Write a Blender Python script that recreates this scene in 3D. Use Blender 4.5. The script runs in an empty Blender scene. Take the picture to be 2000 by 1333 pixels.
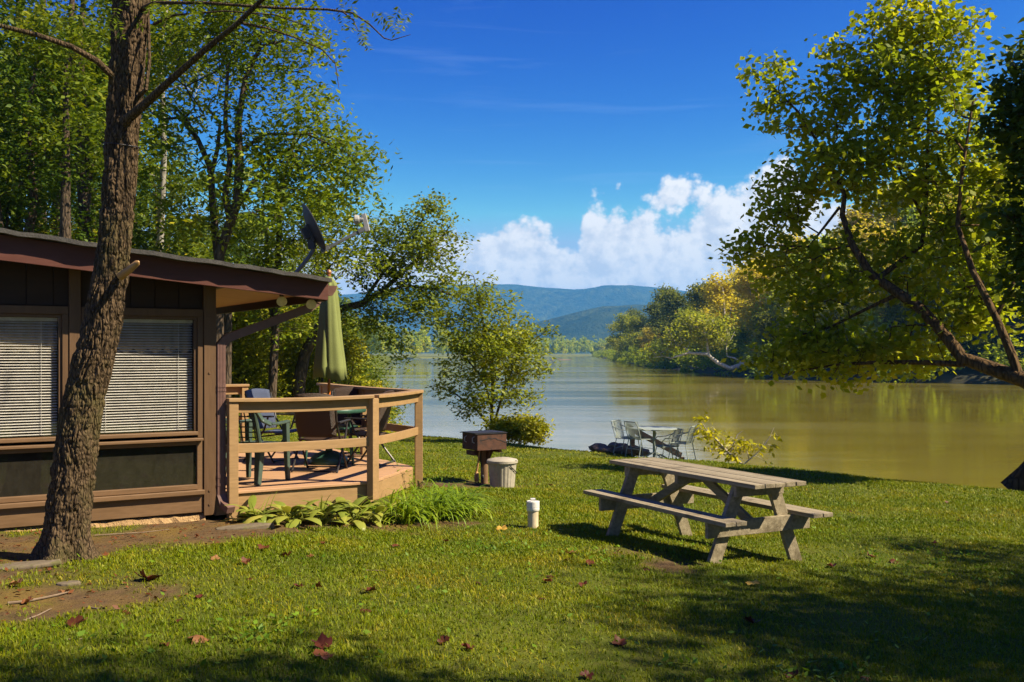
# A riverside cabin lawn in early autumn.
HAZE, SUN, SKY, CLOUD, EXPO = 1.3e-4, 5.0, .050, .53, 1.1
import bpy, math, random
import numpy as np
from mathutils import Vector, Matrix, noise as mnoise
S = bpy.context.scene
COL = S.collection
R = math.radians
PI = math.pi
FPX, HY, EYE = 1944.4, 690.0, 1.75          # 35 mm lens on a 36 mm sensor; eye height
def W(px, py, d):                            # a point at real distance d along a sight line
    return Vector(((px - 1000) / FPX * d, d, EYE - (py - HY) / FPX * d))

# ------------------------------------------------------------------ helpers
def tag(o, label=None, cat=None, group=None, kind=None):
    if label: o['label'] = label
    if cat: o['category'] = cat
    if group: o['group'] = group
    if kind: o['kind'] = kind
    return o
def thing(name, label, cat, loc=(0, 0, 0), rz=0.0, group=None):
    o = bpy.data.objects.new(name, None); COL.objects.link(o)
    o.location = loc; o.rotation_euler = (0, 0, rz); o.empty_display_size = .2
    return tag(o, label, cat, group)
def copy_tree(o, parent=None):
    c = o.copy(); COL.objects.link(c)
    if parent: c.parent = parent
    for ch in list(o.children): copy_tree(ch, c)
    return c
def np_mesh(name, v, quads=None, tris=None):
    v = np.asarray(v, dtype=np.float32).reshape(-1, 3)
    me = bpy.data.meshes.new(name)
    q = np.zeros((0, 4), np.int32) if quads is None else np.asarray(quads, np.int32).reshape(-1, 4)
    t = np.zeros((0, 3), np.int32) if tris is None else np.asarray(tris, np.int32).reshape(-1, 3)
    me.vertices.add(len(v)); me.vertices.foreach_set('co', v.ravel())
    loops = np.concatenate([q.ravel(), t.ravel()])
    me.loops.add(len(loops)); me.loops.foreach_set('vertex_index', loops)
    n = len(q) + len(t)
    me.polygons.add(n)
    st = np.concatenate([np.arange(len(q)) * 4, len(q) * 4 + np.arange(len(t)) * 3]).astype(np.int32)
    tot = np.concatenate([np.full(len(q), 4), np.full(len(t), 3)]).astype(np.int32)
    me.polygons.foreach_set('loop_start', st); me.polygons.foreach_set('loop_total', tot)
    me.update(calc_edges=True); me.validate()
    return me
def link(name, me, m, parent=None, smooth=False):
    o = bpy.data.objects.new(name, me); COL.objects.link(o)
    if m: me.materials.append(m)
    if parent: o.parent = parent
    if smooth: me.polygons.foreach_set('use_smooth', [True] * len(me.polygons))
    return o
class MB:
    def __init__(s): s.v = []; s.f = []
    def add(s, vs, fs):
        k = len(s.v); s.v += [tuple(p) for p in vs]; s.f += [tuple(i + k for i in f) for f in fs]
        return s
    def hexa(s, p):                          # 8 points: bottom ring, top ring
        return s.add(p, [(3, 2, 1, 0), (4, 5, 6, 7), (0, 1, 5, 4), (1, 2, 6, 5), (2, 3, 7, 6), (3, 0, 4, 7)])
    def box(s, x0, x1, y0, y1, z0, z1):
        return s.hexa([(x0, y0, z0), (x1, y0, z0), (x1, y1, z0), (x0, y1, z0), (x0, y0, z1), (x1, y0, z1), (x1, y1, z1), (x0, y1, z1)])
    def beam(s, a, b, w, h, up=(0, 0, 1)):   # rectangular bar a->b, w across, h along up
        a = Vector(a); b = Vector(b); d = (b - a).normalized(); up = Vector(up)
        sd = d.cross(up).normalized(); u = sd.cross(d)
        sd *= w / 2; u *= h / 2
        return s.hexa([a - sd - u, a + sd - u, b + sd - u, b - sd - u, a - sd + u, a + sd + u, b + sd + u, b - sd + u])
    def tube(s, pts, rad, n=8, caps=True):
        pts = [Vector(p) for p in pts]
        if not hasattr(rad, '__len__'): rad = [rad] * len(pts)
        k = len(pts); ref = None; rings = []
        for i in range(k):
            d = (pts[min(i + 1, k - 1)] - pts[max(i - 1, 0)])
            d = d.normalized() if d.length > 1e-9 else Vector((0, 0, 1))
            if ref is None:
                ref = d.orthogonal().normalized()
            ref = (ref - d * ref.dot(d))
            ref = ref.normalized() if ref.length > 1e-6 else d.orthogonal().normalized()
            b = d.cross(ref)
            rings.append([pts[i] + (ref * math.cos(2 * PI * j / n) + b * math.sin(2 * PI * j / n)) * rad[i] for j in range(n)])
        vs = [p for r in rings for p in r]; fs = []
        for i in range(k - 1):
            for j in range(n):
                fs.append((i * n + j, i * n + (j + 1) % n, (i + 1) * n + (j + 1) % n, (i + 1) * n + j))
        if caps:
            fs.append(tuple(range(n - 1, -1, -1))); fs.append(tuple((k - 1) * n + j for j in range(n)))
        return s.add(vs, fs)
    def lathe(s, prof, c=(0, 0, 0), n=24, fn=None):   # prof [(r,z)...]
        vs = []; fs = []; k = len(prof)
        for i, (r, z) in enumerate(prof):
            for j in range(n):
                a = 2 * PI * j / n; q = fn(a, i, r) if fn else r
                vs.append((c[0] + q * math.cos(a), c[1] + q * math.sin(a), c[2] + z))
        for i in range(k - 1):
            for j in range(n):
                fs.append((i * n + j, i * n + (j + 1) % n, (i + 1) * n + (j + 1) % n, (i + 1) * n + j))
        fs.append(tuple(range(n - 1, -1, -1))); fs.append(tuple((k - 1) * n + j for j in range(n)))
        return s.add(vs, fs)
    def prism(s, poly, z0, z1):
        k = len(poly)
        return s.add([(x, y, z0) for x, y in poly] + [(x, y, z1) for x, y in poly],
                     [tuple(range(k - 1, -1, -1)), tuple(range(k, 2 * k))] + [(i, (i + 1) % k, k + (i + 1) % k, k + i) for i in range(k)])
    def build(s, name, m, parent=None, smooth=False, bevel=0.0):
        me = bpy.data.meshes.new(name); me.from_pydata(s.v, [], s.f); me.update()
        o = link(name, me, m, parent, smooth)
        if smooth:
            try: me.set_sharp_from_angle(angle=R(40))
            except Exception: pass
        if bevel:
            b = o.modifiers.new('bevel', 'BEVEL'); b.width = bevel; b.segments = 2; b.limit_method = 'ANGLE'
        return o

# ------------------------------------------------------------------ materials
class NT:
    def __init__(s, tree): s.t = tree; s.n = tree.nodes; s.l = tree.links
    def __call__(s, typ, ins=None, **kw):
        nd = s.n.new(typ)
        for k, v in kw.items(): setattr(nd, k, v)
        for k, v in (ins or {}).items():
            sk = nd.inputs[k]
            if hasattr(v, 'is_output') or isinstance(v, bpy.types.NodeSocket): s.l.new(v, sk)
            else: sk.default_value = v
        return nd
    def math(s, op, a, b=None, c=None, clamp=False):
        nd = s.n.new('ShaderNodeMath'); nd.operation = op; nd.use_clamp = clamp
        for i, v in enumerate((a, b, c)):
            if v is None: continue
            if isinstance(v, bpy.types.NodeSocket): s.l.new(v, nd.inputs[i])
            else: nd.inputs[i].default_value = v
        return nd.outputs[0]
    def mix(s, f, a, b, mode='MIX'):
        nd = s.n.new('ShaderNodeMix'); nd.data_type = 'RGBA'; nd.blend_type = mode
        for i, v in ((0, f), (6, a), (7, b)):
            if isinstance(v, bpy.types.NodeSocket): s.l.new(v, nd.inputs[i])
            else: nd.inputs[i].default_value = v if i == 0 else (*v, 1)[:4]
        return nd.outputs[2]
    def ramp(s, f, stops, interp='LINEAR'):
        nd = s.n.new('ShaderNodeValToRGB'); cr = nd.color_ramp; cr.interpolation = interp
        while len(cr.elements) < len(stops): cr.elements.new(.5)
        for e, (p, c) in zip(cr.elements, stops):
            e.position = p; e.color = (*c, 1)[:4] if hasattr(c, '__len__') else (c, c, c, 1)
        s.l.new(f, nd.inputs[0]); return nd.outputs[0]
    def noise(s, vec, scale, detail=4, rough=.55, dist=0.0):
        nd = s('ShaderNodeTexNoise', {'Scale': scale, 'Detail': detail, 'Roughness': rough, 'Distortion': dist})
        if vec is not None: s.l.new(vec, nd.inputs['Vector'])
        return nd.outputs['Fac']
    def mapping(s, vec, scale=(1, 1, 1), rot=(0, 0, 0), loc=(0, 0, 0)):
        nd = s('ShaderNodeMapping', {'Scale': scale, 'Rotation': rot, 'Location': loc}); s.l.new(vec, nd.inputs['Vector']); return nd.outputs[0]
    def bump(s, h, strength=.5, dist=.02, normal=None):
        nd = s('ShaderNodeBump', {'Strength': strength, 'Distance': dist, 'Height': h})
        if normal: s.l.new(normal, nd.inputs['Normal'])
        return nd.outputs[0]
def newmat(name):
    m = bpy.data.materials.new(name); m.use_nodes = True
    nt = NT(m.node_tree); nt.n.clear()
    out = nt('ShaderNodeOutputMaterial')
    return m, nt, out
def pm(name, c1, c2, scale=3.0, rough=.6, bump=.3, bdist=.01, stretch=(1, 1, 1), metal=0.0, c3=None, c3amt=.45, fine=6.0, spec=.4, rvar=.12):
    m, n, out = newmat(name)
    co = n('ShaderNodeTexCoord').outputs['Object']
    v = n.mapping(co, stretch)
    f = n.noise(v, scale, 6, .6)
    f2 = n.noise(v, scale * fine, 4, .6)
    col = n.mix(n.ramp(f, [(.3, 0.0), (.7, 1.0)]), c1, c2)
    if c3:
        f3 = n.noise(co, scale * .9, 8, .7)
        col = n.mix(n.ramp(f3, [(1 - c3amt, 0.0), (1.1 - c3amt, 1.0)]), col, c3)
    col = n.mix(.35, col, n.mix(1, col, n.ramp(f2, [(.25, .45), (.75, 1.35)]), 'MULTIPLY'))
    r = n.math('MULTIPLY_ADD', f2, rvar * 2, rough - rvar, clamp=True)
    b = n.bump(n.math('ADD', f, f2), bump, bdist)
    p = n('ShaderNodeBsdfPrincipled', {'Base Color': col, 'Roughness': r, 'Metallic': metal, 'Normal': b, 'Specular IOR Level': spec})
    n.l.new(p.outputs[0], out.inputs[0]); return m
def leaf_mat(name, cols, trans=.38, rough=.5, nscale=.35, spread=.22, tint=(1.25, 1.2, .55), gain=1.0):
    m, n, out = newmat(name)
    g = n('ShaderNodeNewGeometry')
    rnd = g.outputs['Random Per Island']
    oi = n('ShaderNodeObjectInfo').outputs['Random']
    cl = n.noise(g.outputs['Position'], nscale, 3, .6)
    f = n.math('MULTIPLY_ADD', rnd, .45, n.math('MULTIPLY_ADD', cl, 1.3, -.42))
    f = n.math('MULTIPLY_ADD', n.math('SUBTRACT', oi, .5), spread, f, clamp=True)
    cols = [tuple(min(.6, v * LEAFK * q * gain) for v, q in zip(c, (1.22, 1.0, .6))) for c in cols]; k = len(cols)
    col = n.ramp(f, [(i / (k - 1), c) for i, c in enumerate(cols)])
    p = n('ShaderNodeBsdfPrincipled', {'Base Color': col, 'Roughness': rough, 'Specular IOR Level': .18})
    t = n('ShaderNodeBsdfTranslucent', {'Color': n.mix(1, col, tint, 'MULTIPLY')})
    mx = n('ShaderNodeMixShader', {0: trans, 1: p.outputs[0], 2: t.outputs[0]})
    n.l.new(mx.outputs[0], out.inputs[0]); return m
def bark_mat(name, c1, c2, moss=None, scale=9.0, bump=.9, bdist=.03):
    m, n, out = newmat(name)
    co = n('ShaderNodeTexCoord').outputs['Object']
    v = n.mapping(co, (1, 1, .22))
    d = n.noise(v, scale, 8, .7, .6)
    vo = n('ShaderNodeTexVoronoi', {'Scale': scale * 1.3}, feature='DISTANCE_TO_EDGE'); n.l.new(n.mapping(co, (1, 1, .3)), vo.inputs['Vector'])
    h = n.math('ADD', n.ramp(vo.outputs['Distance'], [(0, 0.0), (.25, .7)]), d)
    col = n.mix(n.ramp(h, [(.35, 0.0), (1.0, 1.0)]), c1, c2)
    if moss:
        col = n.mix(n.ramp(n.noise(co, 2.2, 5, .7), [(.5, 0.0), (.72, .8)]), col, moss)
    p = n('ShaderNodeBsdfPrincipled', {'Base Color': col, 'Roughness': .9, 'Specular IOR Level': .15, 'Normal': n.bump(h, bump, bdist)})
    n.l.new(p.outputs[0], out.inputs[0]); return m

M = {}
LEAFK = 2.0
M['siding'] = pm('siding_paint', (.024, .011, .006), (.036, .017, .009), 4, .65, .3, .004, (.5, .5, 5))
M['brown'] = pm('brown_paint', (.145, .080, .036), (.185, .105, .05), 3, .55, .25, .003, (.4, 3, 3), c3=(.10, .055, .03), c3amt=.3)
M['post'] = pm('post_paint', (.105, .056, .025), (.135, .074, .034), 3, .55, .25, .003, (3, 3, .3), c3=(.10, .05, .025), c3amt=.3)
M['fascia'] = pm('fascia_paint', (.085, .027, .018), (.108, .036, .025), 2.5, .5, .2, .003, (.4, 3, 3), c3=(.09, .034, .026), c3amt=.33)
M['shingle'] = pm('shingles', (.045, .042, .04), (.075, .07, .065), 14, .9, .6, .01)
M['soffit'] = pm('soffit_board', (.36, .2, .085), (.44, .25, .11), 2, .6, .15, .003, (.3, 4, 4))
M['tan'] = pm('tan_deck_paint', (.31, .19, .082), (.37, .225, .102), 2.6, .55, .25, .003, (.35, 3, 3), c3=(.24, .13, .05), c3amt=.36)
M['deckboard'] = pm('deck_boards', (.40, .225, .115), (.48, .28, .15), 2.2, .6, .25, .003, (.3, 5, 5), c3=(.36, .21, .13), c3amt=.38)
M['gutter'] = pm('brown_gutter', (.115, .058, .042), (.14, .07, .052), 3, .4, .1, .002)
M['downspout'] = pm('brown_downspout', (.14, .078, .062), (.17, .095, .078), 3, .4, .1, .002)
M['footing'] = pm('crumbly_footing', (.33, .20, .09), (.55, .36, .17), 12, .95, .9, .03)
M['blind'] = pm('blind_slats', (.78, .74, .68), (.84, .80, .74), 2, .5, .0, .001)
M['curtain'] = pm('valance_cloth', (.45, .36, .22), (.55, .45, .28), 6, .9, .3, .004)
M['room'] = pm('dark_room', (.03, .022, .018), (.045, .034, .027), 2, .9, .1, .002)
M['picnic'] = pm('weathered_wood', (.195, .155, .093), (.37, .31, .205), 3, .8, .8, .006, (.10, 9, 9), c3=(.14, .11, .062), c3amt=.46)
M['rail_wood'] = pm('old_rail_wood', (.22, .14, .08), (.30, .20, .12), 3, .8, .4, .004, (.3, 4, 4))
M['rust'] = pm('rusty_steel', (.05, .022, .013), (.105, .042, .022), 9, .8, .5, .006, c3=(.032, .02, .016), c3amt=.47)
M['rustpost'] = pm('brown_rusty_post', (.16, .09, .045), (.22, .13, .065), 8, .8, .4, .004)
M['black'] = pm('black_steel', (.018, .018, .02), (.035, .033, .034), 5, .45, .15, .002)
M['can'] = pm('old_plastic_can', (.36, .32, .24), (.42, .375, .29), 3, .6, .2, .004, c3=(.25, .20, .13), c3amt=.4)
M['pvc'] = pm('dirty_pvc', (.58, .47, .29), (.66, .56, .38), 5, .5, .15, .002, (1, 1, .4), c3=(.38, .26, .11), c3amt=.42)
M['cap'] = pm('pvc_cap', (.72, .70, .64), (.80, .78, .73), 5, .45, .1, .002, c3=(.5, .42, .28), c3amt=.34)
M['umbrella'] = pm('green_canvas', (.175, .20, .055), (.205, .235, .07), 3, .85, .25, .004, fine=30)
M['orangepole'] = pm('orange_wood_pole', (.75, .17, .015), (.85, .22, .02), 5, .4, .1, .002, (3, 3, .4))
M['finial'] = pm('copper_finial', (.45, .18, .08), (.55, .24, .11), 6, .35, .1, .002, metal=.4)
M['greenmetal'] = pm('green_metal', (.03, .085, .06), (.045, .115, .08), 6, .35, .15, .002, spec=.5)
M['resin'] = pm('green_resin', (.055, .085, .068), (.068, .10, .08), 5, .35, .05, .001, spec=.5)
M['frame'] = pm('dark_bronze_frame', (.035, .03, .03), (.055, .048, .047), 5, .35, .1, .001, metal=.3)
M['meshgreen'] = pm('patio_mesh_green', (.26, .30, .255), (.34, .38, .33), 6, .5, .1, .002)
M['dish'] = pm('dish_grey', (.035, .035, .037), (.05, .05, .052), 3, .55, .1, .001)
M['lnb'] = pm('lnb_grey', (.34, .33, .31), (.42, .41, .39), 6, .5, .1, .001)
M['dishpole'] = pm('dish_pole_grey', (.10, .105, .11), (.14, .145, .15), 6, .45, .1, .001)
M['bulb'] = pm('frosted_bulb', (.62, .55, .40), (.7, .62, .46), 4, .35, .05, .001)
M['rock'] = pm('brown_rock', (.16, .105, .07), (.27, .19, .14), 5, .9, .7, .03)
M['slab'] = pm('flat_stone', (.12, .09, .055), (.19, .15, .10), 5, .9, .5, .01, c3=(.12, .11, .04), c3amt=.45)
M['twig'] = pm('dead_twig', (.16, .11, .07), (.26, .19, .13), 8, .9, .3, .003)
M['brushwood'] = pm('brush_handle', (.36, .19, .07), (.46, .26, .1), 5, .6, .2, .002, (4, 4, .4))
def wicker_mat(name, a, b):
    m, n, out = newmat(name)
    co = n('ShaderNodeTexCoord').outputs['Object']
    w1 = n('ShaderNodeTexWave', {'Scale': 26.0, 'Distortion': .4}, bands_direction='X'); n.l.new(co, w1.inputs['Vector'])
    w2 = n('ShaderNodeTexWave', {'Scale': 26.0, 'Distortion': .4}, bands_direction='Z'); n.l.new(co, w2.inputs['Vector'])
    h = n.math('ADD', w1.outputs['Fac'], w2.outputs['Fac'])
    col = n.mix(n.ramp(h, [(.25, 0.0), (1.0, 1.0)]), a, b)
    p = n('ShaderNodeBsdfPrincipled', {'Base Color': col, 'Roughness': .45, 'Normal': n.bump(h, .8, .006)})
    n.l.new(p.outputs[0], out.inputs[0]); return m
M['wicker'] = wicker_mat('brown_wicker', (.020, .010, .005), (.062, .031, .015))
M['wicker_blue'] = wicker_mat('sunlit_slate_wicker', (.03, .038, .07), (.10, .125, .21))  # brighter copy of the wicker, with its sunlit bluish look put into the colour
def glass_mat(name, tint, refl_rough, dust):
    m, n, out = newmat(name)
    co = n('ShaderNodeTexCoord').outputs['Object']
    tr = n('ShaderNodeBsdfTransparent', {'Color': (*tint, 1)})
    gl = n('ShaderNodeBsdfGlossy', {'Color': (1, 1, 1, 1), 'Roughness': refl_rough})
    fc = n('ShaderNodeLayerWeight', {'Blend': .5}).outputs['Facing']
    mx = n('ShaderNodeMixShader', {0: n.math('MULTIPLY_ADD', n.math('POWER', fc, 5.0), .95, .055, clamp=True), 1: tr.outputs[0], 2: gl.outputs[0]})
    df = n('ShaderNodeBsdfDiffuse', {'Color': (.3, .27, .2, 1)})
    du = n.math('MULTIPLY', n.ramp(n.noise(n.mapping(co, (1, 1, .5)), 14, 8, .8), [(.3, 0.45), (.75, 1.0)]), dust)
    m2 = n('ShaderNodeMixShader', {0: du, 1: mx.outputs[0], 2: df.outputs[0]})
    n.l.new(m2.outputs[0], out.inputs[0]); return m
M['glass'] = glass_mat('window_glass', (.92, .92, .91), .01, .02)
M['dimglass'] = glass_mat('dusty_low_glass', (.22, .22, .21), .03, .10)
# leaves
M['leaf_woods'] = leaf_mat('woods_leaves', [(.020, .042, .006), (.045, .085, .010), (.085, .13, .014), (.15, .17, .02)], gain=.82)
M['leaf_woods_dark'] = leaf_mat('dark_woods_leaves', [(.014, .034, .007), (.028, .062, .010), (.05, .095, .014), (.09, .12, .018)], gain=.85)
M['leaf_locust'] = leaf_mat('locust_leaves', [(.03, .06, .007), (.06, .105, .011), (.10, .145, .015), (.19, .19, .02)])
M['leaf_lean'] = leaf_mat('leaning_tree_leaves', [(.026, .052, .008), (.055, .092, .012), (.095, .135, .016), (.17, .155, .022)])
M['leaf_bright'] = leaf_mat('bright_understory_leaves', [(.045, .075, .006), (.095, .13, .010), (.15, .175, .013), (.25, .22, .02)])
M['leaf_shrub'] = leaf_mat('bank_shrub_leaves', [(.035, .06, .008), (.07, .11, .012), (.12, .16, .015), (.19, .195, .022)])
M['leaf_maple'] = leaf_mat('maple_leaves', [(.045, .078, .009), (.088, .138, .012), (.135, .182, .015), (.18, .19, .02)], trans=.6)
M['leaf_shade'] = leaf_mat('shaded_maple_leaves', [(.012, .026, .005), (.022, .045, .007), (.04, .07, .01), (.06, .09, .012)], trans=.3)  # shade on this tree is put into darker leaf colours
M['leaf_far_gold'] = leaf_mat('golden_far_leaves', [(.085, .10, .018), (.14, .148, .026), (.20, .185, .035), (.23, .18, .07)], nscale=.09, trans=.57, gain=1.38)
M['leaf_far_olive'] = leaf_mat('olive_far_leaves', [(.045, .07, .014), (.078, .11, .02), (.12, .15, .025), (.15, .155, .04)], nscale=.09, trans=.57, gain=1.38)
M['leaf_far_dark'] = leaf_mat('dark_far_leaves', [(.026, .042, .014), (.045, .068, .018), (.07, .095, .022), (.11, .125, .03)], nscale=.09, trans=.5, gain=1.15)
M['leaf_far_green'] = leaf_mat('green_far_leaves', [(.04, .07, .014), (.075, .12, .018), (.12, .165, .022), (.18, .19, .035)], nscale=.09, trans=.57, gain=1.38)
M['leaf_sapling'] = leaf_mat('sapling_leaves', [(.10, .13, .008), (.20, .22, .012), (.32, .29, .02), (.40, .32, .03)], trans=.45)
M['leaf_hosta'] = leaf_mat('hosta_leaves', [(.05, .085, .02), (.085, .125, .03), (.15, .18, .05), (.26, .25, .10)], rough=.35, trans=.25)
M['leaf_lily'] = leaf_mat('daylily_leaves', [(.034, .078, .007), (.062, .122, .009), (.10, .165, .012), (.17, .18, .02)], rough=.4, trans=.3)
M['grass'] = leaf_mat('grass_blades', [(.028, .062, .002), (.056, .096, .002), (.094, .12, .003), (.155, .125, .02)], trans=.3, nscale=.9, rough=.5)
M['clover'] = leaf_mat('clover_green', [(.03, .075, .008), (.06, .125, .010), (.10, .16, .014)], trans=.3, nscale=.9)
M['dead_leaf'] = leaf_mat('dead_leaf_brown', [(.05, .018, .012), (.085, .033, .020), (.13, .058, .036), (.18, .11, .075)], trans=.12, spread=1.0, gain=.62)
M['dead_dark'] = leaf_mat('dead_leaf_dark_red', [(.028, .009, .009), (.05, .015, .014), (.07, .024, .02)], trans=.1, gain=.75)
M['dead_yellow'] = leaf_mat('yellow_fallen_leaf', [(.20, .15, .04), (.26, .20, .055), (.24, .15, .06)], trans=.2)
M['bark_front'] = bark_mat('front_trunk_bark', (.014, .009, .005), (.115, .077, .043), (.095, .085, .028), 34, .9, .012)
M['bark'] = bark_mat('woods_bark', (.03, .02, .013), (.10, .072, .048), None, 7)
M['bark_warm'] = bark_mat('maple_bark', (.03, .018, .008), (.12, .072, .03), None, 7)
M['bark_grey'] = bark_mat('pale_grey_bark', (.17, .15, .12), (.36, .33, .28), None, 3, .4)
M['bark_pale'] = bark_mat('pale_sycamore_bark', (.32, .27, .21), (.62, .56, .48), None, 2, .4)
# ------------------------------------------------------------------ terrain
WATER_Z = EYE - 4.5
BY = [-60, 29, 34, 45, 60, 125, 200, 437, 673, 760]
BX = [86, -3, -7, -9.5, -12.5, -23, -32, -60, -85, -92]
def sstep(a, b, x):
    t = np.clip((np.asarray(x, float) - a) / (b - a), 0, 1); return t * t * (3 - 2 * t)
def bank_s(x, y): return (np.interp(y, BY, BX) - x) * .707
def ground_z(x, y):
    x = np.asarray(x, float); y = np.asarray(y, float); t = x + y
    h = np.interp(t, [-40, -10, 0, 4.4, 7.1, 11, 15.5, 20, 26, 60], [1.25, 1.4, 1.5, 1.62, 1.715, 1.92, 2.09, 2.21, 2.3, 2.5])
    left = sstep(-4.5, -10, x) * sstep(12, 18, y)
    h = h * (1 - left) + np.minimum(h, 1.78) * left
    h = h - .018 * np.sin(x * 1.7 + y * .6) - .014 * np.sin(y * 2.3 - x * .9)
    s = bank_s(x, y)
    h = h + .10 * sstep(.9, 0, s) + 3.6 * sstep(.12, -3.4, s)
    return EYE - h
def gz(x, y): return float(ground_z(x, y))
def on_ground(px, py):                       # the lawn point seen along a sight line
    sx = (px - 1000) / FPX; sz = (py - HY) / FPX; d = 2.0
    while d < 30 and EYE - sz * d > gz(sx * d, d): d += .01
    return Vector((sx * d, d, gz(sx * d, d)))
# cheap smooth noise on arrays
_rs = np.random.RandomState(5); _tab = _rs.rand(256, 256)
def vnoise(x, y):
    xi = np.floor(x).astype(int); yi = np.floor(y).astype(int); fx = x - xi; fy = y - yi
    fx = fx * fx * (3 - 2 * fx); fy = fy * fy * (3 - 2 * fy)
    a = _tab[xi & 255, yi & 255]; b = _tab[(xi + 1) & 255, yi & 255]; c = _tab[xi & 255, (yi + 1) & 255]; d = _tab[(xi + 1) & 255, (yi + 1) & 255]
    return (a * (1 - fx) + b * fx) * (1 - fy) + (c * (1 - fx) + d * fx) * fy
def fbm(x, y, o=4):
    v = 0; a = .5
    for i in range(o): v = v + a * vnoise(x * 2 ** i + 17 * i, y * 2 ** i + 31 * i); a *= .5
    return v
def seg_dist(x, y, pts):
    best = np.full(np.shape(x), 1e9)
    for (ax, ay), (bx, by) in zip(pts[:-1], pts[1:]):
        dx, dy = bx - ax, by - ay
        t = np.clip(((x - ax) * dx + (y - ay) * dy) / (dx * dx + dy * dy), 0, 1)
        best = np.minimum(best, np.hypot(x - ax - t * dx, y - ay - t * dy))
    return best
CU = Vector((.853, .522)); CV = Vector((-.522, .853)); CC = Vector((-3.02, 10.13)); CANG = math.atan2(.522, .853)
def cab(a, v): p = CC + CU * a + CV * v; return p.x, p.y
def dirt_mask(x, y):
    nz = (fbm(x * 1.3, y * 1.3) - .47) * 1.7 + (fbm(x * 6, y * 6, 3) - .44) * 1.1
    d = seg_dist(x, y, [(-7, 6.6), (-4.2, 6.9), (-3.1, 6.7), (-2.75, 6.55)]) - .44
    d = np.minimum(d, seg_dist(x, y, [(-7, 7.6), (-3.8, 8.6), cab(-.1, -.35)]) - .60)
    d = np.minimum(d, seg_dist(x, y, [cab(0, -.25), cab(1.3, -.45), cab(2.3, -.2), cab(3.1, .7), cab(3.35, 1.6)]) - .36)
    d = np.minimum(d, seg_dist(x, y, [(-1.0, 15.3), (-.3, 15.55)]) - .32)
    d = np.minimum(d, seg_dist(x, y, [(1.0, 9.6), (1.4, 8.6)]) - .05)
    return 1 - sstep(-.25, .38, d + nz * .8)

def axis(parts):
    out = []
    for a, b, st in parts: out += list(np.arange(a, b, st))
    return np.array(out + [parts[-1][1]])
gx = axis([(-140, -40, 5), (-40, -12, 1), (-12, -7, .4), (-7, 6, .12), (6, 16, .3), (16, 60, 2)])
gy = axis([(-40, -6, 2), (-6, 2, .5), (2, 14, .12), (14, 32, .2), (32, 60, 1), (60, 760, 10)])
X, Y = np.meshgrid(gx, gy); Z = ground_z(X, Y)
Z = Z + (fbm(X * 2.2, Y * 2.2) - .47) * .035 * (np.abs(X) < 12)
nx, ny = len(gx), len(gy)
idx = np.arange(nx * ny).reshape(ny, nx)
Q = np.stack([idx[:-1, :-1], idx[:-1, 1:], idx[1:, 1:], idx[1:, :-1]], -1).reshape(-1, 4)
me = np_mesh('lawn', np.stack([X, Y, Z], -1), Q)
at = me.attributes.new('dirt', 'FLOAT', 'POINT'); at.data.foreach_set('value', dirt_mask(X, Y).ravel().astype(np.float32))
def ground_mat():
    m, n, out = newmat('lawn_soil_and_turf')
    co = n('ShaderNodeTexCoord').outputs['Object']
    dirt = n('ShaderNodeAttribute', attribute_name='dirt').outputs['Fac']
    a = n.noise(co, 1.1, 5, .65); b = n.noise(co, 9, 6, .7); c = n.noise(co, 45, 4, .7)
    turf = n.mix(n.ramp(a, [(.35, 0.0), (.68, 1.0)]), (.06, .085, .008), (.11, .125, .012))
    turf = n.mix(n.ramp(b, [(.45, 0.0), (.8, .6)]), turf, (.13, .095, .035))
    soil = n.mix(n.ramp(b, [(.3, 0.0), (.7, 1.0)]), (.075, .046, .024), (.15, .095, .045))
    moss = n.ramp(n.noise(co, 1.3, 5, .6), [(.48, 0.0), (.62, .8)])
    soil = n.mix(moss, soil, (.17, .11, .028))
    soil = n.mix(n.ramp(c, [(.55, 0.0), (.7, .6)]), soil, (.06, .035, .02))
    col = n.mix(dirt, turf, soil)
    h = n.math('ADD', n.math('MULTIPLY', b, .6), n.math('MULTIPLY', c, .5))
    p = n('ShaderNodeBsdfPrincipled', {'Base Color': col, 'Roughness': .95, 'Specular IOR Level': .1, 'Normal': n.bump(h, .9, .03)})
    n.l.new(p.outputs[0], out.inputs[0]); return m
tag(link('lawn', me, ground_mat(), smooth=True), kind='structure')

# river: muddy body, rippled in streaks
def water_mat():
    m, n, out = newmat('muddy_river')
    co = n('ShaderNodeTexCoord').outputs['Object']
    r1 = n.noise(n.mapping(co, (.55, 1.5, 1)), 1.1, 4, .6, .4)
    r2 = n.noise(n.mapping(co, (.10, .30, 1)), 1.0, 3, .55)
    streak = n.noise(n.mapping(co, (.010, .07, 1), (0, 0, R(-14))), 1.0, 4, .6, .6)
    st = n.ramp(streak, [(.40, 0.12), (.62, 1.0)])
    h = n.math('ADD', n.math('MULTIPLY', r1, .05), n.math('MULTIPLY', r2, .14))
    bp = n('ShaderNodeBump', {'Strength': n.math('MULTIPLY_ADD', st, .17, .035), 'Distance': 1.0, 'Height': h})
    col = n.mix(n.noise(n.mapping(co, (.02, .06, 1)), 1.0, 3), (.165, .138, .015), (.182, .15, .018))
    p = n('ShaderNodeBsdfPrincipled', {'Base Color': col, 'Roughness': n.math('MULTIPLY_ADD', st, .10, .03), 'IOR': 1.33, 'Specular IOR Level': .5, 'Normal': bp.outputs[0]})
    n.l.new(p.outputs[0], out.inputs[0]); return m
wx = np.array([-2600, -600, -150, 0, 150, 600, 2600.]); wy = np.array([-60, 30, 120, 400, 900, 1800, 2600.])
X, Y = np.meshgrid(wx, wy); idx = np.arange(49).reshape(7, 7)
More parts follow.
